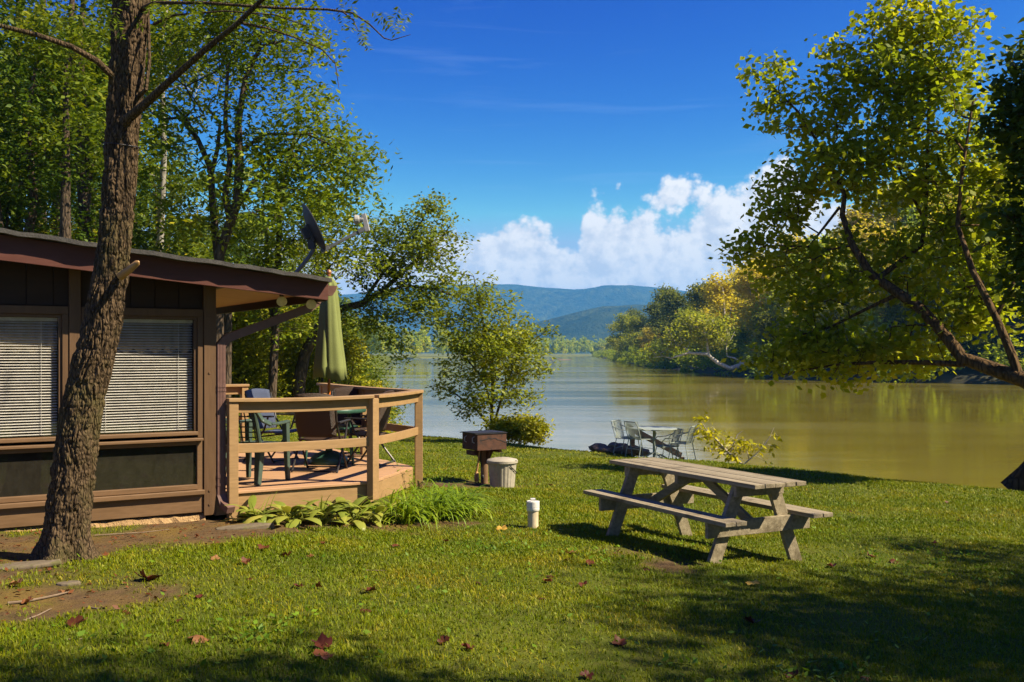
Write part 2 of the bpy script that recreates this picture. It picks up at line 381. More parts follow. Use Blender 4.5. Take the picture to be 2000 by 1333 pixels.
Q = np.stack([idx[:-1, :-1], idx[:-1, 1:], idx[1:, 1:], idx[1:, :-1]], -1).reshape(-1, 4)
tag(link('river', np_mesh('river', np.stack([X, Y, np.full_like(X, WATER_Z)], -1), Q), water_mat()), kind='structure')

# far bank hillside on the right
FBY = [40, 70, 110, 146, 168, 240, 350, 600, 875, 1100, 1460]
FBX = [260, 190, 110, 66, 45, 43, 46, 60, 78, 92, 118]
def far_s(x, y): return x - np.interp(y, FBY, FBX)
def hill_z(x, y):
    s = far_s(x, y)
    return WATER_Z - 1.5 + 2.6 * sstep(-2, 3, s) + (np.clip(s - 4, 0, 6) * .12 + np.clip(s - 10, 0, 120) * .50) * sstep(1300, 500, y) + (fbm(x * .05, y * .05) - .47) * 6 * sstep(5, 25, s)
hy = axis([(40, 400, 8), (400, 1460, 25)]); hs = np.array([-3, -1, 1, 3, 6, 10, 16, 24, 34, 46, 60, 78, 100, 140, 220, 500.])
hs = np.sort(np.append(hs, [28, 30, 52, 120, 170]))
SS, Y = np.meshgrid(hs, hy); X = SS + np.interp(Y, FBY, FBX); Z = hill_z(X, Y)
nx, ny = len(hs), len(hy); idx = np.arange(nx * ny).reshape(ny, nx)
Q = np.stack([idx[:-1, :-1], idx[:-1, 1:], idx[1:, 1:], idx[1:, :-1]], -1).reshape(-1, 4)
M['forest_floor'] = pm('forest_floor', (.022, .024, .010), (.05, .045, .018), .2, .95, .3, .3)
tag(link('hillside', np_mesh('hillside', np.stack([X, Y, Z], -1), Q), M['forest_floor'], smooth=True), kind='structure')
# far shore where the river bends
sx = np.array([-2600, -900, -300, -120, 0, 120, 400, 2600.])
yb = np.interp(sx, [-300, -120, -85, -40, 60, 130], [640, 655, 673, 1000, 1330, 1470])
V = []
for dy, dz in ((-4, -1.0), (3, .5), (30, 1.2), (3000, 4.0)):
    V.append(np.stack([sx, yb + dy, np.full_like(sx, WATER_Z + dz)], -1))
V = np.concatenate(V); idx = np.arange(len(V)).reshape(4, -1)
Q = np.stack([idx[:-1, :-1], idx[:-1, 1:], idx[1:, 1:], idx[1:, :-1]], -1).reshape(-1, 4)
M['far_grass'] = pm('far_shore_grass', (.10, .12, .02), (.16, .16, .035), .05, .9, .1, .1)
tag(link('far_shore', np_mesh('far_shore', V, Q), M['far_grass']), kind='structure')
# blue mountains
def ridge(name, y0, depth, prof, seed, rough):
    xs = np.linspace(-4200, 4200, 170); ts = np.linspace(0, 1, 40)
    PX, PZ = zip(*prof)
    T, XX = np.meshgrid(ts, xs, indexing='ij')
    top = np.interp(XX / y0 * FPX + 1000, PX, PZ)                 # skyline height in sight-line units
    hgt = top / FPX * (y0 + depth) + EYE
    prof_t = np.sin(np.clip(T, 0, 1) * PI / 2) ** 1.15
    zz = WATER_Z + (hgt - WATER_Z) * prof_t * (1 + rough * (fbm(XX * .0021 + seed, T * 5 + seed, 5) - .47) * (1 - T) * 2.2)
    YY = y0 + T * depth
    idx = np.arange(T.size).reshape(T.shape)
    Q = np.stack([idx[:-1, :-1], idx[:-1, 1:], idx[1:, 1:], idx[1:, :-1]], -1).reshape(-1, 4)
    XX = XX * YY / y0
    return np_mesh(name, np.stack([XX, YY, zz], -1), Q)
def mountain_mat():
    m, n, out = newmat('wooded_mountain')
    co = n('ShaderNodeTexCoord').outputs['Object']
    f = n.noise(co, .018, 6, .75); f2 = n.noise(co, .0025, 4, .6)
    col = n.mix(n.ramp(f, [(.35, 0.0), (.65, 1.0)]), (.010, .022, .008), (.095, .115, .03))
    col = n.mix(n.ramp(f2, [(.4, 0.0), (.6, .6)]), col, (.03, .05, .018))
    p = n('ShaderNodeBsdfPrincipled', {'Base Color': col, 'Roughness': 1.0, 'Specular IOR Level': 0.0, 'Normal': n.bump(f, 1.0, 30)})
    n.l.new(p.outputs[0], out.inputs[0]); return m
M['mountain'] = mountain_mat()
tag(link('mountains', ridge('mountains', 5200, 1500, [(-1500, 60), (300, 95), (640, 105), (800, 120), (940, 130), (1000, 130), (1090, 124), (1130, 121), (1180, 128), (1230, 132), (1290, 127), (1400, 112), (1700, 90), (3500, 60)], 3, .9), M['mountain'], smooth=True), kind='structure')
tag(link('foothills', ridge('foothills', 3000, 700, [(-1500, 20), (600, 25), (900, 42), (1000, 50), (1060, 60), (1110, 72), (1170, 88), (1250, 96), (1400, 80), (3500, 30)], 9, 1.1), M['mountain'], smooth=True), kind='structure')
# the air
m, n, out = newmat('pale_air')
vol = n('ShaderNodeVolumePrincipled', {'Color': (.12, .48, 1.0, 1), 'Density': HAZE, 'Anisotropy': .1})
n.l.new(vol.outputs[0], out.inputs['Volume'])
tag(MB().box(-9000, 9000, -120, 7600, WATER_Z - 1.0 - 2.0, 490).build('haze', m), kind='stuff')

# ------------------------------------------------------------------ light, sky, camera
sun = bpy.data.lights.new('sun', 'SUN'); sun.energy = SUN; sun.angle = R(.53); sun.color = (1, .87, .64)
so = bpy.data.objects.new('sun', sun); COL.objects.link(so)
SEL, SAZ = R(45), R(104)                     # elevation; azimuth clockwise from +Y
sd = Vector((math.sin(SAZ) * math.cos(SEL), math.cos(SAZ) * math.cos(SEL), math.sin(SEL)))
so.rotation_euler = sd.to_track_quat('Z', 'Y').to_euler()
wd = bpy.data.worlds.new('World'); S.world = wd; wd.use_nodes = True
n = NT(wd.node_tree); n.n.clear()
sky = n('ShaderNodeTexSky', sky_type='NISHITA', sun_disc=False, sun_elevation=SEL, sun_rotation=SAZ)
sky.air_density = 1.0; sky.dust_density = .35; sky.ozone_density = 2.5
skc = n('ShaderNodeHueSaturation', {'Hue': .50, 'Saturation': 1.3, 'Value': 1.0, 'Color': sky.outputs[0]}).outputs[0]
tc = n('ShaderNodeTexCoord').outputs['Generated']
sp = n('ShaderNodeSeparateXYZ', {0: tc})
az = n.math('ARCTAN2', sp.outputs[0], sp.outputs[1]); el = n.math('ARCSINE', sp.outputs[2])
def curve(f, pts, x0, x1, y1):               # piecewise curve of f: (x, y) points
    nd = n('ShaderNodeFloatCurve'); cv = nd.mapping.curves[0]
    P = [((x - x0) / (x1 - x0), y / y1) for x, y in pts]
    while len(cv.points) < len(P): cv.points.new(.5, .5)
    for q, p in zip(cv.points, P): q.location = p; q.handle_type = 'AUTO_CLAMPED'
    nd.mapping.update()
    n.l.new(n.math('DIVIDE', n.math('SUBTRACT', f, x0), x1 - x0, clamp=True), nd.inputs['Value'])
    return n.math('MULTIPLY', nd.outputs[0], y1)
def azp(px): return math.atan2(px - 1000, FPX)
def elp(px, py): return math.atan2(HY - py, math.hypot(FPX, px - 1000))
tops = [(-600, 600), (100, 560), (420, 480), (520, 470), (620, 480), (760, 500), (860, 470), (915, 447), (960, 436), (1000, 430), (1040, 432), (1080, 452), (1118, 485), (1138, 425), (1160, 400), (1200, 396), (1240, 420), (1290, 420), (1340, 408), (1372, 375), (1420, 355), (1470, 330), (1500, 312), (1560, 330), (1650, 400), (1780, 420), (2000, 520), (2600, 600)]
prof = curve(az, [(azp(x), elp(x, y)) for x, y in tops], azp(-600), azp(2600), .25)
vec = n('ShaderNodeCombineXYZ', {0: az, 1: n.math('MULTIPLY', el, 1.15), 2: 0.0}).outputs[0]
def billow(v):
    tot = None
    for sc, am in ((26, .5), (60, .27), (135, .15), (300, .08)):
        vo = n('ShaderNodeTexVoronoi', {'Scale': float(sc), 'Smoothness': .55}, feature='SMOOTH_F1', voronoi_dimensions='2D')
        wob = n('ShaderNodeTexNoise', {'Scale': sc * .9, 'Detail': 2.0}, noise_dimensions='2D'); n.l.new(v, wob.inputs['Vector'])
        vv = n('ShaderNodeVectorMath', operation='ADD'); n.l.new(v, vv.inputs[0])
        ws = n('ShaderNodeVectorMath', {1: (.6 / sc, .6 / sc, 0)}, operation='MULTIPLY'); n.l.new(wob.outputs['Color'], ws.inputs[0]); n.l.new(ws.outputs[0], vv.inputs[1])
        n.l.new(vv.outputs[0], vo.inputs['Vector'])
        q = n.math('MULTIPLY', n.math('SUBTRACT', .55, vo.outputs['Distance']), am)
        tot = q if tot is None else n.math('ADD', tot, q)
    return tot
b0 = billow(vec)
off = n('ShaderNodeVectorMath', {1: (.008, .007, 0)}, operation='ADD'); n.l.new(vec, off.inputs[0])
b1 = billow(off.outputs[0])
den = n.math('ADD', n.math('SUBTRACT', prof, el), n.math('MULTIPLY_ADD', b0, .075, -.012))
# a separate puff above the main bank
pa, pe = azp(1322), elp(1322, 378)
pd = n.math('SQRT', n.math('ADD', n.math('POWER', n.math('DIVIDE', n.math('SUBTRACT', az, pa), 1.25), 2.0), n.math('POWER', n.math('SUBTRACT', el, pe), 2.0)))
den2 = n.math('ADD', n.math('SUBTRACT', .020, pd), n.math('MULTIPLY_ADD', b0, .075, -.012))
den = n.math('MAXIMUM', den, den2)
mask = n.ramp(n.math('MULTIPLY_ADD', n.math('MULTIPLY_ADD', n.noise(vec, 95, 6, .65), .018, n.math('SUBTRACT', den, .009)), 22.0, .5, clamp=True), [(.36, 0.0), (.82, 1.0)], 'EASE')
lit = n.math('MULTIPLY_ADD', n.math('SUBTRACT', b0, b1), 3.2, .60, clamp=True)
big = n.noise(vec, 14, 4, .6)
lit = n.math('ADD', n.math('MULTIPLY', lit, .85), n.math('MULTIPLY', n.ramp(big, [(.3, 0.0), (.7, 1.0)]), .35), clamp=True)
cc = n.mix(lit, (.66, .71, .80), (1.02, 1.0, .97))
# thin high streaks
cir = n.noise(n.mapping(vec, (3.0, 42.0, 1), (0, 0, R(14))), 1.0, 5, .6, .5)
cir = n.math('MULTIPLY', n.ramp(cir, [(.56, 0.0), (.85, 1.0)]), .10)
skb = n('ShaderNodeVectorMath', {1: (SKY, SKY, SKY)}, operation='MULTIPLY'); n.l.new(skc, skb.inputs[0])
sx_ = n('ShaderNodeSeparateColor', {0: skb.outputs[0]})
chs = [n.math('MINIMUM', n.math('MULTIPLY', n.math('POWER', sx_.outputs[k], g_), m_), t_) for k, (g_, m_, t_) in enumerate(((2.8, 62.0, .2), (2.8, 30.0, .3), (1.25, 1.95, .47)))]
skg = n('ShaderNodeCombineColor', {0: chs[0], 1: chs[1], 2: chs[2]}).outputs[0]   # deep polarised blue
c1 = n.mix(cir, skg, (.40, .50, .64))
cl = n('ShaderNodeVectorMath', {1: (CLOUD, CLOUD, CLOUD)}, operation='MULTIPLY'); n.l.new(cc, cl.inputs[0])
fin = n.mix(mask, c1, cl.outputs[0])
bg = n('ShaderNodeBackground', {'Color': fin, 'Strength': 1.0})
wo = n('ShaderNodeOutputWorld', {0: bg.outputs[0]})
cam = bpy.data.cameras.new('camera'); co = bpy.data.objects.new('camera', cam); COL.objects.link(co)
cam.lens = 35; cam.sensor_width = 36; cam.sensor_fit = 'HORIZONTAL'
cam.shift_y = (HY - 666.5) / 2000; cam.clip_end = 30000; cam.clip_start = .05
co.location = (0, 0, EYE); co.rotation_euler = (R(90), 0, 0); S.camera = co
vs = S.view_settings; vs.view_transform = 'Standard'; vs.look = 'None'; vs.exposure = EXPO; vs.gamma = 1
cy = S.cycles; cy.max_bounces = 7; cy.diffuse_bounces = 3; cy.glossy_bounces = 3; cy.transmission_bounces = 5; cy.transparent_max_bounces = 12; cy.volume_bounces = 0
cy.use_denoising = True; cy.caustics_reflective = False; cy.caustics_refractive = False; cy.sample_clamp_indirect = 6
# ------------------------------------------------------------------ cabin (local x along the wall to the corner post, y into the building)
cabin = thing('cabin', 'low brown timber cabin with blinds in its windows and a shallow overhanging roof', 'cabin', (CC.x, CC.y, 0), CANG)
A0, DEP = -6.6, 5.2                          # far left end of the wall, depth of the building
posts_a = [-.12, -1.372, -2.624, -3.876, -5.128, -6.38]
def rz_top(a): return 2.52 + (1.05 - a) * .102        # upper face of the roof
# wall: closed box round a dark room, front left open at the windows
w = MB(); t = .1
w.box(A0, -.004, DEP - t, DEP, .09, 2.45)
w.box(A0, A0 + t, .03, DEP - t - .003, .09, 2.7)
w.box(-t - .004, -.004, .062, DEP - t - .003, .12, 2.45)
w.box(A0 + t + .003, -.125, .035, .12, 2.19, 2.52)     # above the windows
for i in range(28):                                    # vertical boards above the windows
    a = -.13 - i * .23
    if a - .22 < A0: break
    w.box(a - .222, a, .018, .033, 2.2, min(2.75, rz_top(a) - .16))
w.box(A0 + t + .003, -.125, .04, .12, .13, .415)       # below the windows
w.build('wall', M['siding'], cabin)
fl = MB().box(A0 + t, -t - .01, .125, DEP - t - .01, .1, .2); fl.build('floor', M['room'], cabin)
ce = MB().box(A0 + t, -t - .01, .125, DEP - t - .01, 2.3, 2.34).box(A0 + t, -t - .01, 2.3, 2.36, .21, 2.29); ce.build('room_partition', M['room'], cabin)
for a in posts_a:
    pb = MB().box(a, a + .12 if a > -.2 else a + .10, -.035, .06, .11 if a > -.2 else .30, rz_top(a) - .2)
    p_ = pb.build('post', M['post'], cabin, bevel=.004)
    if a > -1.5:
        for zb in (.22, .36, 1.55, 2.12, 2.3):
            MB().tube([(a + .055, -.035, zb), (a + .055, -.043, zb)], .012, 8).build('bolt', M['post'], p_)
sk = MB().box(A0, -.125, -.012, .036, .145, .325); sk.build('skirt_board', M['brown'], cabin, bevel=.004)
ft = MB(); N = 130; vs = []; fs = []
for i in range(N + 1):
    a = -.10 + (A0 + .1) * i / N
    q = [mnoise.noise(Vector((a * 9, k * 3.1, 1))) * .022 + mnoise.noise(Vector((a * 31, k * 5.7, 4))) * .012 for k in range(4)]
    vs += [(a, -.03 + q[0], -.25), (a, -.02 + q[1], .05 + q[2]), (a, .01 + q[2], .115 + q[3]), (a, .06, .135)]
for i in range(N):
    for k in range(3): fs.append((4 * i + k, 4 * i + k + 1, 4 * i + 5 + k, 4 * i + 4 + k))
ft.add(vs, fs)
ft.build('footing', M['footing'], cabin)
def window(a0, a1):
    f = MB()                                           # upper frame, two steps
    f.box(a0, a1, -.022, .05, 2.115, 2.19); f.box(a0, a0 + .055, -.022, .05, .90, 2.115); f.box(a1 - .055, a1, -.022, .05, .90, 2.115)
    f.box(a0 + .055, a1 - .055, .0, .05, 2.085, 2.115); f.box(a0 + .055, a0 + .085, .0, .05, .965, 2.085); f.box(a1 - .085, a1 - .055, .0, .05, .965, 2.085)
    fr = f.build('window', M['post'], cabin, bevel=.004)
    pn = MB().box(a0 + .085, a1 - .085, .022, .026, .965, 2.085).build('pane', M['glass'], fr)
    sl = MB().box(a0 + .057, a1 - .057, -.045, .06, .925, .963).box(a0, a1 - .01, -.075, .05, .868, .898); sl.build('sill', M['brown'], fr, bevel=.006)
    b = MB(); z = .985; k = 0; rr = random.Random(int(a0 * 100))
    while z < 2.05:                                    # tilted slats
        dz = rr.uniform(-.0012, .0012)
        b.add([(a0 + .09, .056, z - .004 + dz), (a1 - .09, .056, z - .004 - dz), (a1 - .09, .078, z + .008 - dz), (a0 + .09, .078, z + .008 + dz)], [(0, 1, 2, 3)])
        z += .0262
    for q in (.2, .8):
        b.tube([(a0 + (a1 - a0) * q, .05, .98), (a0 + (a1 - a0) * q, .05, 2.06)], .0025, 5)
    b.box(a0 + .09, a1 - .09, .05, .08, 2.05, 2.083)
    b.build('blind', M['blind'], fr)
    c = MB(); N = 60; vs = []
    for i in range(N + 1):
        u = i / N; x = a0 + .08 + (a1 - a0 - .16) * u; y = .15 + .012 * math.sin(u * 70)
        vs += [(x, y, 2.08), (x, y, 1.80 - .05 * abs(math.sin(u * PI * 7)))]
    c.add(vs, [(2 * i, 2 * i + 1, 2 * i + 3, 2 * i + 2) for i in range(N)])
    c.build('valance', M['curtain'], fr)
    g = MB()                                           # low window under the sill
    g.box(a0, a0 + .06, -.018, .05, .33, .864); g.box(a1 - .06, a1, -.018, .05, .33, .864)
    g.box(a0 + .06, a1 - .06, -.012, .05, .825, .862); g.box(a0 + .06, a1 - .06, -.03, .05, .378, .428)
    lw = g.build('low_window', M['brown'], cabin, bevel=.004)
    MB().box(a0 + .06, a1 - .06, .015, .019, .428, .825).build('pane', M['dimglass'], lw)
    MB().box(a0 - .01, a1 + .005, -.062, .04, .327, .374).build('sill', M['brown'], lw, bevel=.006)
for i in range(len(posts_a) - 1): window(posts_a[i + 1] + .105, posts_a[i] - .004)
# roof
V0, V1, AE = -.42, DEP + .35, 1.05
rf = MB(); rr = random.Random(2)
vs = []; N = 64
for i in range(N + 1):
    a = A0 - .4 + (AE + .4 - A0) * i / N
    z = rz_top(a); j1 = rr.uniform(-.012, .012); j2 = rr.uniform(-.006, .010)
    vs += [(a, V0 - .115 + j1, z - .026 - j2 - .01), (a, V0 - .115 + j1, z + .004 - j2), (a, V1, z), (a, V1, z - .03)]
fs = []
for i in range(N):
    for j in range(4): fs.append((4 * i + j, 4 * i + (j + 1) % 4, 4 * i + 4 + (j + 1) % 4, 4 * i + 4 + j))
fs += [(0, 3, 2, 1), (4 * N, 4 * N + 1, 4 * N + 2, 4 * N + 3)]
rf.add(vs, fs); roof = rf.build('roof', M['shingle'], cabin)
def slope_board(mb, a0, a1, y0, y1, top, h0, h1):      # follows the roof pitch
    z0, z1 = rz_top(a0) - top, rz_top(a1) - top
    mb.hexa([(a0, y0, z0 - h0), (a1, y0, z1 - h1), (a1, y1, z1 - h1), (a0, y1, z0 - h0), (a0, y0, z0), (a1, y0, z1), (a1, y1, z1), (a0, y1, z0)])
fa = MB(); slope_board(fa, A0 - .4, -2.45, V0, V0 + .035, .038, .235, .232); slope_board(fa, -2.447, AE, V0, V0 + .035, .038, .232, .185)
fa.build('fascia', M['fascia'], roof, bevel=.003)
ra = MB(); slope_board(ra, A0 - .3, AE - .05, V0 + .037, V0 + .085, .10, .17, .125); slope_board(ra, .02, .07, V0 + .09, V1 - .2, .1, .11, .11)
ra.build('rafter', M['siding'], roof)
ef = MB().box(AE - .04, AE - .002, V0 + .037, V1 - .05, 2.29, rz_top(AE) - .04); ef.build('eave_board', M['siding'], roof)
so_ = MB(); slope_board(so_, .073, AE - .043, V0 + .09, V1 - .3, .135, .012, .012); slope_board(so_, A0, .017, V0 + .09, .03, .115, .012, .012)
so_.build('soffit', M['soffit'], roof)
gu = MB(); g0, g1 = V0 + .06, V1 - .1                  # K-style gutter
prof_g = [(AE + .002, 2.35), (AE + .07, 2.35), (AE + .105, 2.40), (AE + .125, 2.455), (AE + .115, 2.455), (AE + .095, 2.40), (AE + .065, 2.36), (AE + .01, 2.36), (AE + .01, 2.455), (AE + .002, 2.455)]
k = len(prof_g)
gu.add([(x, g0, z) for x, z in prof_g] + [(x, g1, z) for x, z in prof_g], [(i, (i + 1) % k, k + (i + 1) % k, k + i) for i in range(k)])
gu.add([(x, g0, z) for x, z in prof_g[:4]] + [(AE + .002, g0, 2.455)], [(4, 3, 2, 1, 0)])
gutter = gu.build('gutter', M['gutter'], cabin)
dsx = .052
ds = MB()                                              # downspout: outlet, diagonal, drop, shoe
path = [(AE + .05, .0, 2.36), (AE + .03, .0, 2.30), (AE - .06, -.0, 2.23), (dsx + .06, -.01, 1.90), (dsx, -.012, 1.83)]
for p0, p1 in zip(path[:-1], path[1:]): ds.beam(p0, Vector(p1) + (Vector(p1) - Vector(p0)).normalized() * .012, .07, .085, (0, 1, 0) if abs(p1[0] - p0[0]) < .03 else (0, 0, 1))
def spout(z0, z1, x=dsx, grow=0):
    s_ = MB(); n_ = 44; pts = []
    for i in range(n_):                               # fluted rectangular section
        u = i / n_ * 4; sd_ = int(u); f = u - sd_; q = .004 * (1 if int(f * 11) % 2 else 0) + grow
        x_, y_ = [(-.042 + .084 * f, -.034 + (-q)), (.042 + q, -.034 + .068 * f), (.042 - .084 * f, .034 + q), (-.042 - q, .034 - .068 * f)][sd_]
        pts.append((x + x_, -.012 + y_))
    ds.prism(pts, z0, z1)
spout(.30, 1.85); spout(1.40, 1.43, grow=.005); spout(1.36, 1.385, grow=.005); spout(.48, .52, grow=.005); spout(.40, .425, grow=.005)
ds.beam((dsx, -.012, .31), (dsx + .02, -.05, .21), .088, .07, (0, 1, 0)); ds.beam((dsx + .02, -.045, .22), (dsx + .06, -.17, .165), .088, .066, (0, 0, 1))
ds.build('downspout', M['downspout'], cabin)
for (la, lv) in ((.70, .02), (.98, -.10)):             # flood bulbs under the eave
    zz = rz_top(la) - .24
    f = MB().tube([(la, lv, zz + .11), (la, lv, zz + .02)], .022, 12).build('flood_lamp', M['siding'], cabin, True)
    d = Vector((-.25, -.85, -.45)).normalized(); c0 = Vector((la, lv, zz + .01))
    MB().tube([c0, c0 + d * .05, c0 + d * .08, c0 + d * .086], [.022, .05, .055, .03], 16).build('bulb', M['bulb'], f, True)

# satellite dish standing on the roof
foot = CC + CU * .86 + CV * .22
dish = thing('satellite_dish', 'dark grey satellite dish on a bent pole at the cabin roof edge', 'satellite dish', (foot.x, foot.y, rz_top(.86)))
d0 = foot.y; O = Vector((foot.x, foot.y, rz_top(.86)))
def DW(px, py, dd=0.0): return W(px, py, d0 + dd) - O
MB().tube([(0, 0, -.004), DW(589, 520), DW(603, 503), DW(611, 490), DW(613, 478), DW(614, 452)], [.022] * 6, 12).box(-.09, .09, -.06, .06, -.006, .008).build('pole', M['dishpole'], dish, True)
nd_ = Vector((.85, .30, .43)).normalized()
cen = DW(613, 445, 0)
upd = (Vector((0, 0, 1)) - nd_ * nd_.z).normalized(); sdv = nd_.cross(upd)
vs = []; fs = []; nr, ns = 8, 48
for side in (0, 1):
    for i in range(nr + 1):
        r = i / nr
        for j in range(ns):
            a = 2 * PI * j / ns
            p = cen + upd * (.275 * r * math.cos(a)) + sdv * (.245 * r * math.sin(a)) + nd_ * (.055 * r * r - .05 - side * .008)
            vs.append(p)
o2 = (nr + 1) * ns
for i in range(nr):
    for j in range(ns):
        q = (i * ns + j, i * ns + (j + 1) % ns, (i + 1) * ns + (j + 1) % ns, (i + 1) * ns + j)
        fs.append(q[::-1]); fs.append(tuple(x + o2 for x in q))
for j in range(ns): fs.append((nr * ns + j, nr * ns + (j + 1) % ns, o2 + nr * ns + (j + 1) % ns, o2 + nr * ns + j))
rim = MB().add(vs, fs)
rim.build('reflector', M['dish'], dish, True)
hub = cen - nd_ * .05
br = MB().beam(hub - nd_ * .015 + upd * .06, hub - nd_ * .015 - upd * .13, .13, .03, nd_).beam(hub - nd_ * .09 - upd * .02, hub - nd_ * .02 - upd * .02, .10, .12, upd).beam(DW(606, 455), DW(610, 487), .075, .07, (0, 1, 0))
br.build('bracket', M['dish'], dish, bevel=.004)
low = cen - upd * .262 + nd_ * .0; tip = DW(712, 447, .10)
ar = MB().beam(low - nd_ * .04, low + (tip - low) * .12, .05, .045).beam(low + (tip - low) * .1, low + (tip - low) * .86, .035, .03).beam(low + (tip - low) * .84, tip, .05, .045)
ar.build('arm', M['dishpole'], dish, bevel=.003)
bk = (cen - tip).normalized(); zup = Vector((.1, 0, 1))
lb = MB().beam(tip + Vector((.035, 0, -.03)), tip + Vector((-.01, 0, .16)), .05, .05, (1, 0, 0)).tube([tip + Vector((-.01, 0, .10)), tip + Vector((-.06, 0, .098))], .03, 12).tube([tip + Vector((-.055, 0, .10)), tip + Vector((-.10, 0, .098)), tip + Vector((-.112, 0, .098))], [.045, .055, .05], 16)
lb.build('receiver', M['lnb'], dish, bevel=.004)

# ------------------------------------------------------------------ deck (same axes as the cabin)
deck = thing('deck', 'tan painted wooden deck with angled railing beside the cabin', 'deck', (CC.x, CC.y, 0), CANG)
DZ = .33
pm_, pr_, pb_ = (1.667, 0.0), (2.727, 1.06), (2.727, 4.40)
f = MB(); y = .004; rr = random.Random(8)
while y < 4.38:                                        # boards
    y1 = min(y + .136, 4.39)
    def right(yy): return (pm_[0] + yy + .03) if yy < 1.06 else 2.75
    e = rr.uniform(-.006, .012)
    x0 = .0
    f.hexa([(x0, y, DZ - .032), (right(y) + e, y, DZ - .032), (right(y1) + e, y1, DZ - .032), (x0, y1, DZ - .032), (x0, y, DZ), (right(y) + e, y, DZ), (right(y1) + e, y1, DZ), (x0, y1, DZ)])
    y += .1415
f.build('floor', M['deckboard'], deck, bevel=.003)
fr_ = MB().box(.0, 1.70, -.03, .001, DZ - .028, DZ + .004); fr_.build('edge_board', M['deckboard'], deck, bevel=.006)
def rim_board(p, q, off=.0):
    a = Vector((*p, 0)); b = Vector((*q, 0)); d = (b - a).normalized(); nrm = Vector((d.y, -d.x, 0))
    return MB().beam(a + nrm * off + Vector((0, 0, DZ - .135)), b + nrm * off + Vector((0, 0, DZ - .135)), .04, .20)
rim_board((.0, .015), (1.69, .015)).build('rim_joist', M['tan'], deck, bevel=.004)
rim_board((1.70, .03), (2.70, 1.03)).build('rim_joist', M['tan'], deck, bevel=.004)
rim_board((2.722, 1.09), (2.722, 4.36)).build('rim_joist', M['tan'], deck, bevel=.004)
jo = MB()
for xx in (.5, 1.1, 1.7, 2.3):
    jo.box(xx, xx + .05, max(.06, xx - 1.55), 4.3, DZ - .18, DZ - .035)
for (xx, yy) in ((.3, .5), (1.5, .5), (2.4, 1.8), (.3, 2.6), (1.5, 2.6), (2.4, 4.0), (.3, 4.0)):
    jo.box(xx - .06, xx + .06, yy - .06, yy + .06, -.5, DZ - .19)
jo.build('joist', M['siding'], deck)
RT = 1.29                                              # rail height
def dpost(x, y, rot, z0=.12, top=RT - .036):
    c, s = math.cos(rot), math.sin(rot); h = .048
    pts = [(x + (u * c - v * s) * h, y + (u * s + v * c) * h) for u, v in ((-1, -1), (1, -1), (1, 1), (-1, 1))]
    MB().prism(pts, z0, top).build('post', M['tan'], deck, bevel=.005)
dpost(.155, -.078, 0, .05); dpost(1.70, -.075, R(22), .14); dpost(2.80, 1.03, R(68), .05); dpost(2.80, 2.75, R(90)); dpost(2.80, 4.36, R(90)); dpost(1.60, 4.42, 0); dpost(.1, 4.42, 0)
def rail(p, q, sag=.0):
    a = Vector((*p, 0)); b = Vector((*q, 0)); d = (b - a).normalized(); nrm = Vector((d.y, -d.x, 0)); N = 8
    cp = MB(); tb = MB()
    P = [a.lerp(b, i / N) + Vector((0, 0, -sag * math.sin(PI * i / N))) for i in range(N + 1)]
    def strip(mb, w0, w1, z0, z1):
        vs = []
        for p_ in P: vs += [p_ + nrm * w0 + Vector((0, 0, z0)), p_ + nrm * w1 + Vector((0, 0, z0)), p_ + nrm * w1 + Vector((0, 0, z1)), p_ + nrm * w0 + Vector((0, 0, z1))]
        fs = [(4 * i + j, 4 * i + (j + 1) % 4, 4 * i + 4 + (j + 1) % 4, 4 * i + 4 + j) for i in range(N) for j in range(4)] + [(3, 2, 1, 0), (4 * N, 4 * N + 1, 4 * N + 2, 4 * N + 3)]
        mb.add(vs, fs)
    strip(cp, -.085, .065, RT - .035, RT); cp.build('rail_cap', M['tan'], deck, bevel=.004)
    strip(tb, -.035, .0, RT - .15, RT - .037); tb.build('top_rail', M['tan'], deck, bevel=.004)
    mr = MB(); strip(mr, -.035, .0, DZ + .40, DZ + .495); mr.build('mid_rail', M['tan'], deck, bevel=.004)
rail((.10, -.08), (1.69, -.08), .012); rail((1.715, -.068), (2.79, 1.005), .008); rail((2.80, 1.035), (2.80, 4.42), .01); rail((.0, 4.42), (1.66, 4.42))
st = MB()
for i in range(2): st.box(1.7, 2.7, 4.42 + i * .28, 4.70 + i * .28, DZ - .2 - i * .16, DZ - .16 - i * .16)
st.build('step', M['deckboard'], deck)

# ------------------------------------------------------------------ deck furniture
def deckpt(px, d): x = (px - 1000) / FPX * d; return (x, d, DZ + .001)
tx, ty = -2.36, 12.84
tab = thing('patio_table', 'round green metal patio table on the deck under the folded umbrella', 'table', (tx, ty, DZ))
MB().lathe([(.055, .672), (.44, .672), (.465, .66), (.475, .675), (.475, .70), (.465, .715), (.44, .70), (.055, .70)], n=48).build('tabletop', M['greenmetal'], tab, True)
for i in range(4):
    a = PI / 4 + i * PI / 2 + .2; c, s = math.cos(a), math.sin(a)
    MB().tube([(.36 * c, .36 * s, .675), (.37 * c, .37 * s, .45), (.40 * c, .40 * s, .2), (.42 * c, .42 * s, .006)], .016, 10).build('leg', M['greenmetal'], tab, True)
MB().lathe([(.36, .46), (.372, .46), (.372, .475), (.36, .475)], n=32).build('stretcher', M['greenmetal'], tab, True)
um = thing('patio_umbrella', 'folded green patio umbrella with orange wooden pole standing through the table', 'umbrella', (tx, ty, DZ))
MB().tube([(0, 0, .1), (0, 0, 2.36)], .019, 14).build('pole', M['orangepole'], um, True)
vs = []; fs = []; n_ = 96
